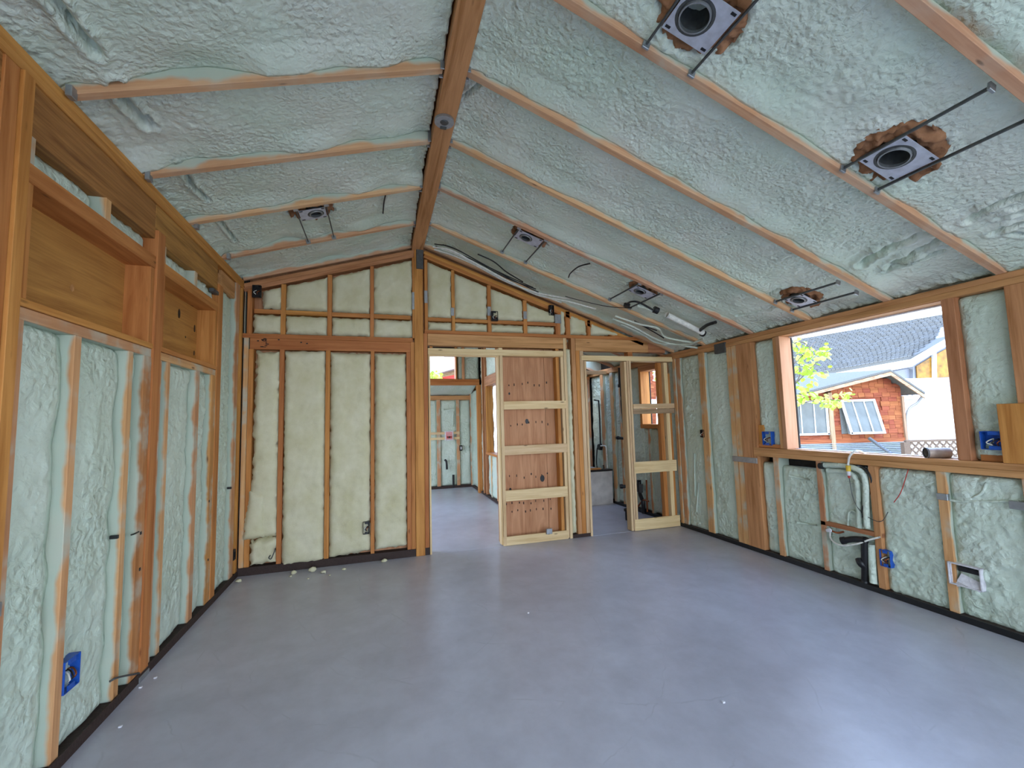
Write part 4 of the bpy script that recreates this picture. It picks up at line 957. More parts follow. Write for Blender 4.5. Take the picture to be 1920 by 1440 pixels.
# foamed pipe
pv = thing('foamed_vent_pipe', onroof(1232, 585), 'pale foam-coated pipe running down right slope with black coupling', 'pipe')
P0, P1 = onroof(1250, 590), onroof(1318, 624)
tube('pipe', [P0, (P0+P1)/2, P1], .030, FOAMP if False else WIREW, pv, 12); tube('branch', rc([(1195, 572), (1215, 578), (1228, 584)], 0), .022, FOAM, pv, 10)
frustum('coupling', onroof(1226, 580), (onroof(1250, 590)-onroof(1226, 580)), .036, .036, .05, BLACK, pv, 14)
tube('pipe', rc([(1175, 568), (1185, 564), (1200, 566), (1226, 580)], .01), .010, BLACK, pv); frustum('cap', onroof(1316, 624), (P1-P0), .036, .036, .03, BLACK, pv, 14)
tube('side_branch', rc([(1312, 620), (1325, 610), (1342, 604)], .0), .018, BLACK, pv)
frustum('elbow', onroof(1176, 570), nR, .035, .035, .03, BLACK, pv, 14)
# eave foam-coated lumps / clamps at the left corner
for (px, py) in ((130, 172), (275, 330), (365, 422), (425, 480)):
    p = onroof(px+4, py); bx('joist_hanger', CE, p.x-.012, p.x+.012, p.y-.02, p.y+.02, p.z-.03, p.z+.02, STEEL)

# ================================================================ ELECTRICAL BOXES
def ebox(P, axis, w_, h_, label, mat=BLUE, dep=.05, wires=True, name='outlet_box'):
    """open box facing the room; axis: outward normal of its mouth"""
    t = thing(name, P, label, 'electrical box'); N_ = Vector(axis); T = Vector((0, 0, 1)); R_ = T.cross(N_); c = Vector(P)
    plank('back', t, c-N_*dep, R_, N_, w_/2, h_/2, .002, mat)
    for s in (-1, 1):
        plank('side', t, c-N_*dep/2+R_*s*w_/2, T, R_, h_/2, dep/2, .002, mat); plank('side', t, c-N_*dep/2+T*s*h_/2, R_, T, w_/2, dep/2, .002, mat)
    plank('nail_ear', t, c-N_*.004+T*h_*.42, R_, N_, w_*.22, .012, .003, mat); plank('nail_ear', t, c-N_*.004-T*h_*.42, R_, N_, w_*.22, .012, .003, mat)
    if wires:
        for k, m_ in enumerate((WIREW, BLACK, COPPER)):
            a = (k-1)*w_*.2
            tube('wire', [c-N_*dep+R_*a, c-N_*dep*.4+R_*(a+.012)+T*.01, c+N_*.006+R_*(a-.008)-T*.012, c-N_*.01+R_*(a*.5)-T*.03], .0035, m_, t, 6)
    return t
def lp_(px, py, o=0): return lw(px, py, -o)
p = lw(133, 1262); ebox((XL+.006, p.y, p.z), (1, 0, 0), .10, .13, 'blue outlet box with white wires low on the left foam wall')
p = lw(440, 1040); ebox((XL+.002, p.y, p.z), (1, 0, 0), .05, .09, 'small dark outlet box by the far left corner', BLACK, .03, False)
a = rw(1438, 822); ebox((XR-.004, a.y, a.z), (-1, 0, 0), .10, .13, 'round-cornered blue box with wires left of the big window')
a = rw(1866, 826); ebox((XR-.012, a.y, a.z), (-1, 0, 0), .13, .11, 'blue box on pale blocking right of the big window')
a = rw(1662, 1047); ebox((XR-.016, a.y, a.z), (-1, 0, 0), .07, .12, 'blue outlet box low on the stud under the window')
a = rw(1317, 813); ebox((XR-.006, a.y, a.z), (-1, 0, 0), .06, .085, 'small dark blue switch box on stud beside second pocket frame', BLACK)
a = fw(483, 548); ebox((a.x, YF-.042, a.z), (0, -1, 0), .075, .12, 'black box in the top left corner of the gable wall', BLACK, .03)
a = fw(926, 594); ebox((a.x, YF-.042, a.z), (0, -1, 0), .075, .11, 'black box low between gable batts, over first header', BLACK, .03)
a = fw(1032, 583); ebox((a.x, YF-.042, a.z), (0, -1, 0), .06, .12, 'black box tucked under the right rake of the gable', BLACK, .03)
a = fw(687, 988); ebox((a.x, YF-.050, a.z), (0, -1, 0), .06, .12, 'black outlet box with loose wires low in the batt wall', BLACK)
a = fw(1028, 995); t = thing('clear_box', (a.x, YF-.0, a.z), 'small grey metal box on the lowest rung of the first pocket frame', 'electrical box'); b3('box', t, (a.x, YF-.026, a.z), .035, .0135, .03, STEEL); b3('tab', t, (a.x, YF-.004, a.z-.033), .012, .012, .006, DSTEEL)
a = fw(928, 732); 

# white recessed outlet box on the right wall
c = rw(1811, 1080)
t = thing('recessed_wall_box', (XR, c.y, c.z), 'white plastic recessed wall box with torn lid and dark interior, low on right wall', 'outlet box')
yy0, yy1, z0_, z1_ = c.y-.085, c.y+.085, c.z-.072, c.z+.072; X_ = XR-.018
for (a0, a1, b0, b1) in ((yy0, yy1, z1_-.008, z1_), (yy0, yy1, z0_, z0_+.008), (yy0, yy0+.008, z0_, z1_), (yy1-.008, yy1, z0_, z1_)):
    bx('side', t, X_, X_+.08, a0, a1, b0, b1, WHITE, (-1, 0, 0))
bx('back', t, X_+.076, X_+.08, yy0, yy1, z0_, z1_, DSTEEL, (-1, 0, 0)); bx('side_panel', t, X_+.01, X_+.074, yy1-.014, yy1-.009, z0_, z1_, WHITE)
bx('slot', t, X_+.02, X_+.07, yy0+.01, c.y+.04, z1_-.05, z1_-.02, BLACK)
plank('flap', t, (X_+.02, c.y-.02, z0_+.035), (0, 1, .3), (-1, .2, .5), .06, .03, .002, WHITE); plank('flap', t, (X_+.02, c.y+.02, z0_+.025), (0, 1, -.4), (-1, -.2, .5), .04, .025, .002, WHITE)

# utility bay under the window
bay = thing('drain_pipe', rw(1620, 1050), 'black drain pipe with side stub and elbow in the stud bay under window', 'pipe')
tube('stack', [rw(1622, 1092, -.0), rw(1622, 1060, -.01), rw(1621, 1020, -.02), rw(1622, 1008, -.02)], .025, BLACK, bay, 12); tube('stub', [rw(1622, 1012, -.03), rw(1600, 1011, -.04), rw(1580, 1014, -.06)], .024, BLACK, bay, 12)
tube('elbow', [rw(1621, 1062, -.01), rw(1614, 1056, -.03), rw(1611, 1048, -.02)], .027, BLACK, bay, 12); frustum('cap', rw(1585, 1013, -.052), rw(1578, 1014, -.065)-rw(1600, 1011, -.04), .029, .029, .03, BLACK, bay, 14)
pf = thing('foamed_supply_pipes', rw(1610, 900), 'pair of pale foam-coated pipes bending down from below the window sill', 'pipe')
tube('pipe', [rw(1545, 872, .01), rw(1580, 873, .0), rw(1612, 882, -.0), rw(1623, 905, -.0), rw(1624, 950, -.0), rw(1626, 990, .0)], .022, FOAMW, pf, 10)
tube('pipe', [rw(1552, 882, .02), rw(1590, 886, .01), rw(1606, 902, .0), rw(1610, 950, .01), rw(1612, 990, .01)], .020, FOAMW, pf, 10)
tube('pipe', [rw(1634, 1020, .0), rw(1636, 1060, .0), rw(1638, 1093, .0)], .026, FOAMW, pf, 10)
tube('pipe', [rw(1600, 868, .01), rw(1622, 878, .0), rw(1634, 900, .0), rw(1630, 925, .02), rw(1619, 950, -.012), rw(1619, 970, .02)], .008, BLACK, pf, 8)  # thin black tube put in as the dark gap between the pipes
frustum('fitting', rw(1543, 874, -.01), (0, 1, 0), .026, .026, .03, BLACK, pf, 12)
t = tube('supply_hose', [rw(1557, 992, -.01), rw(1558, 1010, -.03), rw(1575, 1022, -.05), rw(1605, 1020, -.05), rw(1630, 1012, -.03), rw(1650, 1007, -.01)], .007, WIREW, None, 8); tag(t, 'white flexible hose looping round the black drain stub', 'hose')
t = thing('stop_valve', rw(1556, 990), 'small white stop valve on the reddish blocking under window', 'valve'); frustum('body', rw(1556, 994, -.0), (-1, 0, 0), .014, .014, .03, WHITE, t, 10); frustum('knob', rw(1556, 994, -.03), (-1, 0, 0), .018, .016, .01, WHITE, t, 10); tube('tail', [rw(1556, 994, -.01), rw(1570, 999, -.02), rw(1582, 997, -.01)], .008, COPPER, t)
# cable over the sill with the yellow plug
t = thing('extension_cable', rw(1590, 880), 'cream cable over the window sill ending in yellow and white plug', 'cable')
pts = [rw(1625, 852, .10), rw(1612, 846, .02), rw(1603, 846, -.02), rw(1593, 856, -.035), rw(1590, 872, -.03)]
tube('cord', pts, .008, WIREW, t, 8); a = rw(1590, 873, -.03)
frustum('plug', a, (0, 0, -1), .017, .017, .045, YEL, t, 12); frustum('plug_neck', a-Vector((0, 0, .045)), (0, 0, -1), .015, .013, .035, WHITE, t, 12); frustum('plug_tip', a-Vector((0, 0, .08)), (0, 0, -1), .010, .007, .02, RED, t, 10)
t = tube('thin_wire', [a-Vector((0, 0, .095)), rw(1600, 935, -.01), rw(1615, 960, -.01), rw(1640, 976, -.012), rw(1655, 976, -.01), rw(1665, 960, -.005)], .0025, DSTEEL, None, 6); tag(t, 'thin grey wire drooping from the yellow plug across foam wall', 'wire')
t = tube('thin_wire', [rw(1703, 880, -.015), rw(1697, 900, -.01), rw(1688, 925, -.01), rw(1676, 942, -.01)], .0028, RED, None, 6); tag(t, 'thin red wire hanging below the window sill', 'wire')
# tin can on the sill
a, b = rw(1736, 850, .005), rw(1780, 850, .115); zc = 1.058+.036; a.z = b.z = zc
t = thing('tin_can', (a+b)/2-Vector((0, 0, .036)), 'dented metal can lying on its side on the window sill', 'can'); frustum('body', a, b-a, .036, .036, (b-a).length, RUST, t, 24, th=.002); frustum('bottom', b-(b-a).normalized()*.004, b-a, .036, .034, .006, RUST, t, 24); frustum('rim', a-(b-a).normalized()*.002, b-a, .038, .038, .008, DSTEEL, t, 24, th=.005); frustum('inner_core', a+(b-a).normalized()*.02, b-a, .014, .014, .05, TAR, t, 12)
# foam scraps on the floor by the gable wall
for i, (px, py, s) in enumerate(((550, 1076, .022), (586, 1072, .030), (607, 1075, .018), (645, 1069, .015), (720, 1054, .022), (545, 1082, .01), (578, 1086, .008), (448, 1092, .02), (618, 1080, .008))):
    q = onz(px, py, 0); q.y = min(q.y, YF-.03); K = 8; vs = []; fs = []
    for a in range(5):
        ph = -math.pi/2+math.pi*a/4
        for k in range(K):
            th = 2*math.pi*k/K; r = s*(1+kr.uniform(-.35, .35)); vs.append((q.x+1.3*r*math.cos(ph)*math.cos(th), q.y+r*math.cos(ph)*math.sin(th), max(.0, s*.7+r*.7*math.sin(ph))))
    for a in range(4):
        for k in range(K): fs.append((a*K+k, a*K+(k+1) % K, (a+1)*K+(k+1) % K, (a+1)*K+k))
    o = mesh('insulation_scrap', vs, fs, BATT, None, True)
    tag(o, ('white insulation tuft on the floor below the first stud of the batt wall', 'largest white insulation tuft on the floor below the batts', 'insulation tuft touching the right side of the largest tuft on the floor', 'small insulation tuft below the third batt', 'lone insulation tuft on the floor below the last batt before the post', 'smallest crumb of insulation in front of the first tuft', 'tiny insulation crumb in front of the largest tuft', 'insulation tuft in the far left floor corner', 'tiny insulation crumb right of the main tufts')[i], 'scrap', 'insulation scraps on the floor')
for i, (px, py) in enumerate(((291, 1272), (263, 1290), (225, 1364), (1356, 1318), (990, 1150))):
    q = onz(px, py, 0); o = bx('foam_crumb', None, q.x-.006, q.x+.008, q.y-.006, q.y+.006, 0.0005, .008, WHITE); tag(o, ('white foam crumb on the floor beside the strapped left post', 'white foam crumb on the floor just below the strapped left post', 'lowest white foam crumb along the left wall', 'white foam crumb on open floor, towards the window side', 'white foam crumb on the floor in front of the doorways')[i], 'scrap', 'foam crumbs on the concrete floor')
# wire hook on the lowest batt
t = tube('wire_hook', [fw(516, 1028, -.04), fw(513, 1038, -.05), fw(508, 1048, -.05), fw(504, 1046, -.05), fw(507, 1041, -.05)], .005, DSTEEL, None, 6); tag(t, 'grey wire hook hanging on the lowest left batt', 'hook')

# ================================================================ OUTSIDE
FWD = Vector((math.sin(YAW), math.cos(YAW), 0)); RGT = Vector((math.cos(YAW), -math.sin(YAW), 0))
def od(px, py, D):
    d = ray(px, py); t = D/(d[0]*FWD.x+d[1]*FWD.y); return Vector((d[0]*t, d[1]*t, d[2]*t+EYE))
def slab(name, pts, depthv, mat, parent):
    n = len(pts); pts = [Vector(p) for p in pts]; vs = pts+[p+depthv for p in pts]
    fs = [tuple(range(n)), tuple(range(n, 2*n))[::-1]]+[(i, n+i, n+(i+1) % n, (i+1) % n) for i in range(n)]
    return mesh(name, vs, fs, mat, parent)
def ogrid(px, py, D): return od(px, py, D)
DS = 11.0
shed = thing('garden_shed', od(1600, 900, DS), 'small cedar shingled shed with white windows and corrugated skirt outside window', 'shed')
def lat(px, D=DS): return (px-960)/FPX*D
def sp3(a, z, D=DS): return RGT*a+FWD*D+Vector((0, 0, z))
A0, A1, A2 = [od(p, 780, DS).dot(RGT) for p in (1478, 1556, 1692)]
ARG = od(1648, 702, DS); ZR_ = ARG.z; aR = ARG.dot(RGT); ZE = od(1706, 742, DS).z; aE = od(1710, 742, DS).dot(RGT); aL = od(1530, 735, DS).dot(RGT); ZLE = od(1530, 737, DS).z
ZB = od(1620, 822, DS).z; 
slab('wall', [sp3(A1, -.1), sp3(A2, -.1), sp3(A2, ZE-.0), sp3(aR, ZR_-.05), sp3(A1, ZLE)], FWD*2.2, SHING, shed)
slab('wall', [sp3(A0-1.4, -.1, DS+.02), sp3(A1, -.1, DS+.02), sp3(A1, ZLE, DS+.02), sp3(A0-1.4, ZLE, DS+.02)], FWD*2.2, SHING, shed)
# courses of shingles on the gable
row = .115; sr_ = random.Random(5); z = ZB; ri = 0
wa0, wa1 = od(1575, 780, DS).dot(RGT), od(1640, 780, DS).dot(RGT); wz0, wz1 = od(1600, 813, DS).z, od(1600, 750, DS).z
while z < ZR_-.12:
    a = A1+.05-(ri % 2)*.06
    while a < A2-.02:
        wd_ = sr_.uniform(.13, .24); b = min(a+wd_, A2)
        a_ = max(a, A1+.03)
        ztop = ZE+(ZR_-ZE)*max(0, min(1, (aE-(a_+b)/2)/(aE-aR))) if (a_+b)/2 > aR else ZLE+(ZR_-ZLE)*((a_+b)/2-aL)/(aR-aL)
        blocked = (b > wa0 and a_ < wa1 and z+row > wz0 and z < wz1)
        if b-a_ > .03 and z+.05 < ztop and not blocked:
            plank('shingle', shed, sp3((a_+b)/2, z+row/2, DS-.012-sr_.uniform(0, .006)), RGT, -FWD+Vector((0, 0, .06)), (b-a_)/2-.003, min(row, ztop-z)/2+.008, .010, SHING)
        a = b
    z += row; ri += 1
# roof: two slopes of the shed
ov = -FWD*.35; bk = FWD*2.6
slab('roof', [sp3(aR, ZR_+.04)+ov, sp3(aE, ZE+.02)+ov, sp3(aE, ZE+.02)+bk, sp3(aR, ZR_+.04)+bk], Vector((0, 0, .05)), ASPH, shed)
slab('roof', [sp3(aR, ZR_+.04)+ov, sp3(aL-1.2, ZLE-.18)+ov, sp3(aL-1.2, ZLE+.02)+bk, sp3(aR, ZR_+.22)+bk][::-1], Vector((0, 0, .05)), ASPH, shed)
slab('fascia', [sp3(aR, ZR_+.03)+ov, sp3(aE, ZE)+ov, sp3(aE, ZE-.09)+ov, sp3(aR, ZR_-.06)+ov], FWD*.03, GREY, shed); slab('fascia', [sp3(aR, ZR_+.03)+ov, sp3(aL-.9, ZLE-.12)+ov, sp3(aL-.9, ZLE-.19)+ov, sp3(aR, ZR_-.06)+ov][::-1], FWD*.03, GREY, shed)
plank('corner_post', shed, sp3(A1, ZLE/2, DS-.03), (0, 0, 1), -FWD, ZLE/2, .05, .04, GREY); plank('sill_board', shed, sp3((A0-1+A2)/2, ZB-.05, DS-.03), RGT, -FWD, (A2-A0+1)/2, .05, .02, SHING)
plank('corner_board', shed, sp3(A2, ZE/2, DS-.02), (0, 0, 1), -FWD, ZE/2, .03, .05, GREY)
# corrugated skirt
vs, fs = [], []; nz = 90; z0_, z1_ = -.05, ZB-.10
for i in range(nz+1):
    z = z0_+(z1_-z0_)*i/nz; o_ = .03*math.sin(i*2*math.pi/6)
    vs += [sp3(A0-1.3, z, DS-.05+o_), sp3(A2, z, DS-.05+o_)]
for i in range(nz): fs.append((2*i, 2*i+1, 2*i+3, 2*i+2))
mesh('corrugated_skirt', vs, fs, CORR, shed, True)
def sash(parent, c, U, V, N_, w_, h_, cols, label=None):
    parent = plank('window', parent, c-N_*.03, U, N_, w_/2-.01, h_/2-.01, .008, CURT)
    bpy.context.view_layer.update()
    f = plank('window_frame', parent, c+V*(h_/2-.02), U, N_, w_/2, .025, .02, WHP); plank('window_frame', parent, c-V*(h_/2-.02), U, N_, w_/2, .025, .02, WHP)
    for s in (-1, 1): plank('window_frame', parent, c+U*s*(w_/2-.02), V, N_, h_/2, .025, .02, WHP)
    for k in range(1, cols): plank('muntin', parent, c+U*(-w_/2+w_*k/cols), V, N_, h_/2-.03, .011, .014, WHP)
    for k in range(cols): plank('pane', parent, c+U*(-w_/2+w_*(k+.5)/cols)-N_*.012, U, N_, w_/cols/2-.01, h_/2-.03, .003, GLASSM)
cw = sp3((od(1487, 780, DS).dot(RGT)+od(1552, 780, DS).dot(RGT))/2-.25, (wz0+wz1)/2+.0, DS-.02)
sash(shed, cw, RGT, Vector((0, 0, 1)), -FWD, 1.35, wz1-wz0+.02, 4)
tl = Vector((0, 0, 1)).lerp(-FWD, -.25).normalized()
rot_ = math.radians(-4); U2 = (RGT*math.cos(rot_)+Vector((0, 0, 1))*math.sin(-rot_)).normalized(); U2 = RGT
V2 = (Vector((0, 0, 1))+FWD*.16+RGT*-.10).normalized(); N2 = V2.cross(RGT).normalized()*1; N2 = N2 if N2.dot(FWD) < 0 else -N2
sash(shed, sp3((wa0+wa1)/2, (wz0+wz1)/2, DS-.17), RGT, V2, N2, (wa1-wa0)*.97, (wz1-wz0)*1.02, 3)
plank('window_opening', shed, sp3((wa0+wa1)/2, (wz0+wz1)/2, DS-.004), RGT, -FWD, (wa1-wa0)/2, (wz1-wz0)/2, .006, CURT)
tube('downspout', [sp3(aE-.02, ZE-.03, DS-.3), sp3(aE-.06, ZE-.18, DS-.2), sp3(A2+.06, ZE-.5, DS-.06), sp3(A2+.06, 0, DS-.06)], .03, STEEL, shed, 8)
pl = tube('leaning_pole', [od(1630, 822, 8.0), od(1672, 852, 7.6), od(1700, 872, 7.4)], .03, DSTEEL, None, 8, 2); tag(pl, 'grey metal pole leaning in front of the corrugated shed skirt', 'pole')

# neighbour house
HD = 20.0
hs = thing('neighbor_house', od(1650, 900, HD), 'large pale house with grey shingled roof and amber gable windows beyond the shed', 'house')
e0, e1 = od(1440, 722, HD), od(1710, 673, HD); rd0, rd1 = od(1440, 650, HD+4), od(1830, 583, HD+4); e2 = od(1790, 660, HD)
slab('roof', [e0, e1, od(1786, 636, HD+.2), rd1, rd0], Vector((0, 0, .12)), ASPH, hs)
# courses of roof shingles, joined
vs, fs = [], []; rows = 26
hr_ = random.Random(2)
for r in range(rows):
    t0, t1 = r/rows, (r+1)/rows
    a = e0.lerp(rd0, t0); b = e1.lerp(rd1, t0); c_ = e1.lerp(rd1, t1); d_ = e0.lerp(rd0, t1); n_ = 34
    for k in range(n_):
        s0, s1 = (k+.04+(r % 2)*.4)/n_, (k+.96+(r % 2)*.4)/n_
        if s1 > 1: continue
        h0 = Vector((0, 0, .17+hr_.uniform(0, .035))); h1 = Vector((0, 0, .135)); i0 = len(vs)
        vs += [a.lerp(b, s0)+h0, a.lerp(b, s1)+h0, d_.lerp(c_, s1)+h1, d_.lerp(c_, s0)+h1, a.lerp(b, s0)+h1*.8, a.lerp(b, s1)+h1*.8]
        fs += [(i0, i0+1, i0+2, i0+3), (i0+4, i0+5, i0+1, i0)]
o = mesh('roof_shingles', vs, fs, ASPH, hs); o['kind'] = 'stuff'
slab('fascia', [e0, e1, e1-Vector((0, 0, .35)), e0-Vector((0, 0, .35))], FWD*.1, ROOFW, hs)
slab('wall', [od(1440, 735, HD+.8), od(1712, 690, HD+.8), od(1712, 900, HD+.8), od(1440, 900, HD+.8)], FWD*3, SIDING, hs)
slab('wall', [od(1712, 672, HD+.6), od(1830, 600, HD+.6), od(1830, 900, HD+.6), od(1712, 900, HD+.6)], FWD*3, SIDING, hs)
slab('bargeboard', [od(1709, 675, HD-.3), od(1800, 622, HD-.3), od(1800, 634, HD-.3), od(1711, 686, HD-.3)], FWD*.15, ROOFW, hs)
for i, q in enumerate(([(1719, 686), (1749, 668), (1750, 708), (1720, 709)], [(1756, 664), (1800, 640), (1800, 706), (1757, 708)])):
    slab('amber_window', [od(x, y, HD+.5) for x, y in q], FWD*.05, AMBER, hs)
slab('mullion', [od(1750, 662, HD+.4), od(1756, 660, HD+.4), od(1757, 708, HD+.4), od(1751, 708, HD+.4)], FWD*.1, WHP, hs)
for px in (1648, 1663): slab('rafter_tail', [od(px, 687, HD+.1), od(px+4, 686, HD+.1), od(px+14, 703, HD+.7), od(px+9, 704, HD+.7)], FWD*.1, WHP, hs)

# white fence with lattice top, brown lattice below
FD = 13.5
fe = thing('white_fence', od(1750, 830, FD), 'white boundary fence with diamond lattice top behind the shed', 'fence')
fa0, fa1 = od(1686, 780, FD), od(1850, 780, FD); L_ = (fa1-fa0).dot(RGT)
def fp(s, py): p = od(1686, py, FD); return p+RGT*(L_*s)
zt_, zm_, zb_ = od(1740, 712, FD).z, od(1740, 745, FD).z, od(1740, 752, FD).z
b0 = Vector((fa0.x, fa0.y, 0))
plank('board_panel', fe, b0+RGT*L_/2+Vector((0, 0, zb_/2)), RGT, -FWD, L_/2, zb_/2, .03, WHP)
for zz in (zt_, zm_, zb_): plank('rail', fe, b0+RGT*L_/2+Vector((0, 0, zz))-FWD*.04, RGT, -FWD, L_/2, .045, .04, WHP)
def lattice(parent, base, z0, z1, L, st, wdt, mat, up=Vector((0, 0, 1))):
    h = z1-z0; n = int((L+h)/st)
    for k in range(n):
        for sgn in (1, -1):
            a = k*st-h; s0, s1 = max(0, a), min(L, a+h)
            if s1-s0 < .05: continue
            za, zb2 = (s0-a, s1-a)
            if sgn < 0: p, q = base+RGT*(L-s0)+up*(z0+za), base+RGT*(L-s1)+up*(z0+zb2)
            else: p, q = base+RGT*s0+up*(z0+za), base+RGT*s1+up*(z0+zb2)
            plank('lattice_slat', parent, (p+q)/2-FWD*.01*sgn, q-p, -FWD, (q-p).length/2, wdt, .006, mat)
lattice(fe, b0, zm_+.04, zt_-.04, L_, .16, .022, WHP)
plank('post', fe, b0+Vector((0, 0, zt_/2)), (0, 0, 1), -FWD, zt_/2, .06, .06, WHP)
FD2 = 10.0; q0 = od(1697, 830, FD2); q1 = od(1840, 830, FD2); L2 = (q1-q0).dot(RGT); b0 = Vector((q0.x, q0.y, 0)); z1_ = od(1740, 828, FD2).z
lf = thing('lattice_fence', b0, 'low brown diamond lattice fence right of the shed skirt', 'fence')
lattice(lf, b0, z1_-.85, z1_, L2, .16, .02, LATT); plank('rail', lf, b0+RGT*L2/2+Vector((0, 0, z1_+.02)), RGT, -FWD, L2/2, .025, .03, LATT); plank('post', lf, b0+Vector((0, 0, z1_/2)), (0, 0, 1), -FWD, z1_/2, .07, .05, LATT)

# tree branches with single leaves
TD = 8.0
tr = thing('young_tree', od(1440, 900, TD), 'bright green leafy tree branches reaching in from left of the window', 'tree')
base = od(1440, 900, TD); base.z = -.1
tube('trunk', [base, od(1445, 800, TD), od(1455, 700, TD), od(1462, 640, TD+.2)], .05, BARK, tr, 8, 5, lambda s: 1-.6*s)
br = [[(1448, 770), (1480, 752), (1510, 735), (1540, 745), (1575, 752)], [(1452, 740), (1490, 720), (1520, 690), (1545, 668)], [(1455, 700), (1490, 680), (1515, 655), (1530, 640)], [(1462, 690), (1500, 668), (1540, 655)], [(1450, 775), (1480, 765), (1520, 752), (1540, 757)], [(1480, 650), (1500, 640), (1520, 652)], [(1490, 720), (1500, 700), (1495, 660)]]
lr = random.Random(11)
for i, b in enumerate(br): tube('branch', [od(x, y, TD+.1*math.sin(i*2+k)) for k, (x, y) in enumerate(b)], .014, BARK, tr, 6, 4, lambda s: 1.1-.7*s)
def leafmesh():
    K = 8; vs = [(0, 0, 0)]; out_ = [(0, 0), (.3, .34), (.62, .36), (.85, .2), (1, 0), (.85, -.2), (.62, -.36), (.3, -.34)]
    vs = [(x, y, -.25*y*y-.12*x*x) for x, y in out_]+[(.5, 0, .03)]
    me = bpy.data.meshes.new('leaf'); me.from_pydata(vs, [], [(i, (i+1) % 8, 8) for i in range(8)]); me.materials.append(LEAF); return me
LM_ = leafmesh()
cl = [(1495, 650, 26, 20), (1520, 668, 26, 18), (1545, 660, 16, 12), (1505, 690, 22, 16), (1525, 705, 22, 14), (1500, 745, 14, 12), (1535, 745, 18, 10), (1560, 750, 18, 10), (1580, 745, 14, 10), (1590, 738, 8, 8), (1502, 725, 14, 12), (1558, 762, 10, 5)]
cn = [46, 44, 22, 30, 26, 22, 20, 22, 14, 6, 14, 8]
for (x, y, sx_, sy_), n_ in zip(cl, cn):
    for k in range(n_):
        p = od(x+lr.gauss(0, sx_*.5), y+lr.gauss(0, sy_*.55), TD+lr.gauss(0, .25))
        o = bpy.data.objects.new('leaf', LM_); C.objects.link(o); o.parent = tr
        s = lr.uniform(.07, .13)
        M = Matrix.Translation(p) @ Matrix.Rotation(lr.uniform(0, 6.28), 4, 'Z') @ Matrix.Rotation(lr.uniform(-1.2, 1.2), 4, 'X') @ Matrix.Rotation(lr.uniform(-.2, 1.3), 4, 'Y') @ Matrix.Scale(s, 4)
        o.matrix_basis = tr.matrix_basis.inverted() @ M

# second shingled building seen through the bathroom window
BD = 9.5
s2 = thing('shingled_outbuilding', od(1222, 800, BD), 'brown shingled outbuilding corner with white window past the bathroom', 'building')
def xz(px, py): return od(px, py, BD)
slab('wall', [xz(1175, 690), xz(1224, 694), xz(1224, 900), xz(1175, 900)], FWD*.9, SHING, s2); slab('wall', [xz(1224, 708)+FWD*.4, xz(1242, 712)+FWD*.4, xz(1242, 900)+FWD*.4, xz(1224, 900)+FWD*.4], FWD*.5, SHING, s2)
for i, py in enumerate(range(704, 760, 8)):
    for j in range(4):
        a, b = xz(1190+j*9-(i % 2)*3, py+4), xz(1198.6+j*9-(i % 2)*3, py+4)
        plank('shingle', s2, (a+b)/2-FWD*.015, RGT, -FWD+Vector((0, 0, .08)), (b-a).length/2-.003, .05, .009, SHING)
slab('roof', [xz(1180, 686)-FWD*.2, xz(1219, 692)-FWD*.2, xz(1219, 692)+FWD*1.2, xz(1180, 680)+FWD*1.2], Vector((0, 0, .06)), ASPH, s2)
slab('window_frame', [xz(1232, 728)-FWD*.02, xz(1250, 728)-FWD*.02, xz(1250, 733)-FWD*.02, xz(1237, 733)-FWD*.02, xz(1237, 752)-FWD*.02, xz(1232, 752)-FWD*.02][::-1], FWD*.06, WHP, s2)
slab('white_band', [xz(1190, 749)-FWD*.05, xz(1245, 749)-FWD*.05, xz(1245, 762)-FWD*.05, xz(1190, 762)-FWD*.05][::-1], FWD*.05, WHP, s2)
sh = thing('leafy_shrub', xz(1245, 790), 'yellow green shrub glimpsed through the bathroom window', 'shrub')
tube('stem', [Vector((xz(1245, 800).x, xz(1245, 800).y, -.1)), xz(1245, 750)+FWD, xz(1240, 710)+FWD], .04, BARK, sh)
for k in range(90):
    p = od(1238+lr.gauss(0, 8), 715+lr.gauss(0, 18), BD+1.2+lr.gauss(0, .2)); o = bpy.data.objects.new('leaf', LM_); C.objects.link(o); o.parent = sh
    M = Matrix.Translation(p) @ Matrix.Rotation(lr.uniform(0, 6.28), 4, 'Z') @ Matrix.Rotation(lr.uniform(-1.2, 1.2), 4, 'X') @ Matrix.Rotation(lr.uniform(-.2, 1.3), 4, 'Y') @ Matrix.Scale(lr.uniform(.09, .16), 4); o.matrix_basis = sh.matrix_basis.inverted() @ M

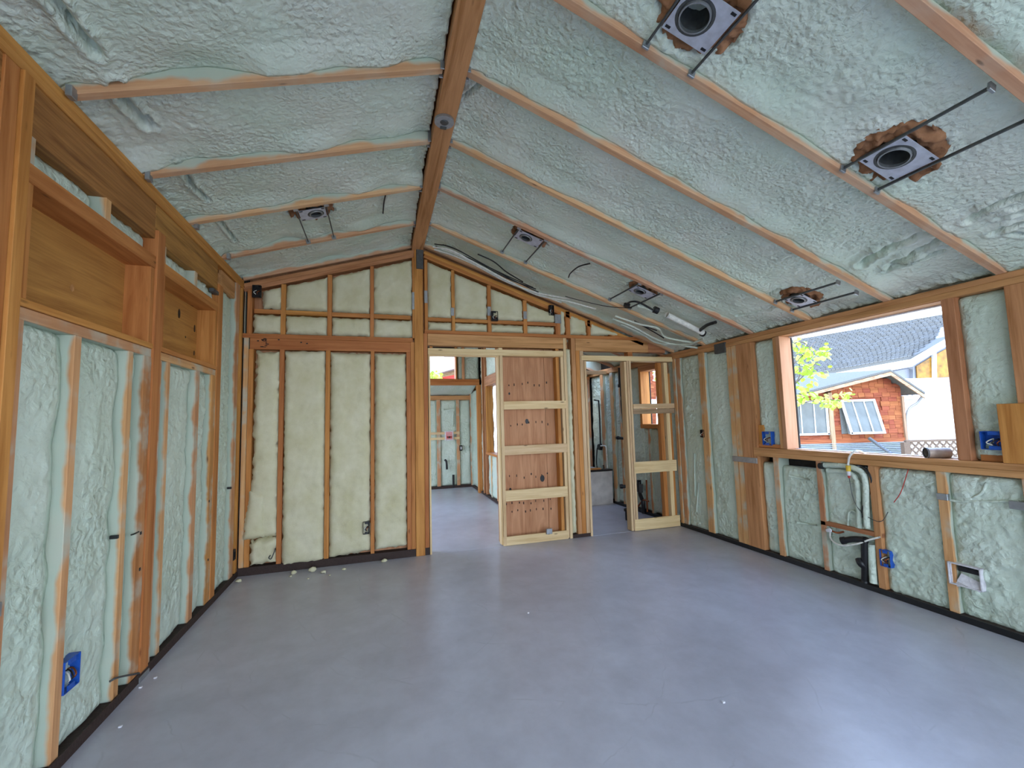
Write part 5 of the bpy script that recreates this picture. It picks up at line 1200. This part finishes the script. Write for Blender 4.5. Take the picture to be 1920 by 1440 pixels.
# house and hedge beyond the transom
TDp = 15.0
h2 = thing('neighbor_house', od(820, 800, TDp), 'white eave and red awning of a house beyond the back transom window', 'house')
slab('eave', [od(770, 702, TDp), od(880, 672, TDp), od(880, 683, TDp), od(770, 714, TDp)][::-1], FWD*.4, EAVEG, h2)
slab('roof', [od(770, 702, TDp)+FWD*.1, od(880, 672, TDp)+FWD*.1, od(880, 655, TDp+4), od(770, 688, TDp+4)][::-1], Vector((0, 0, -.06)), EAVEG2, h2)
slab('wall', [od(824, 698, TDp+.6), od(880, 682, TDp+.6), od(880, 900, TDp+.6), od(824, 900, TDp+.6)][::-1], FWD*2, GREY, h2)
slab('awning', [od(826, 708, TDp+.2), od(852, 703, TDp+.2), od(880, 700, TDp+.2), od(880, 716, TDp), od(826, 712, TDp)][::-1], FWD*.3, RED, h2)
hd = thing('leafy_shrub', od(812, 780, TDp-2), 'light green bush seen low in the back transom window', 'shrub')
tube('stem', [Vector((od(812, 800, 13).x, od(812, 800, 13).y, -.1)), od(812, 740, 13), od(814, 706, 13)], .05, BARK, hd)
for k in range(110):
    p = od(812+lr.gauss(0, 7), 706+lr.gauss(0, 4), 13+lr.gauss(0, .3)); o = bpy.data.objects.new('leaf', LM_); C.objects.link(o); o.parent = hd
    M = Matrix.Translation(p) @ Matrix.Rotation(lr.uniform(0, 6.28), 4, 'Z') @ Matrix.Rotation(lr.uniform(-1.2, 1.2), 4, 'X') @ Matrix.Rotation(lr.uniform(-.2, 1.3), 4, 'Y') @ Matrix.Scale(lr.uniform(.09, .14), 4); o.matrix_basis = hd.matrix_basis.inverted() @ M

# daylight portals in the openings
portal(1.2, YB-.05, 1.25, (0, 1, 0), 4.7, 2.36); portal(XR+.17, (WY0+WY1)/2, (WZ0+WZ1)/2, (-1, 0, 0), 1.4, 1.1); portal(XL-.18, 6.7, 1.15, (1, 0, 0), 2.9, 2.1); portal(3.02, 6.65, zroof(2.45)+.26, (0, 0, -1), 1.1, .56); portal(XR+.17, -1.05, 1.48, (-1, 0, 0), 1.7, 1.15); portal(XR+.17, 5.25, 1.68, (-1, 0, 0), .55, .8)
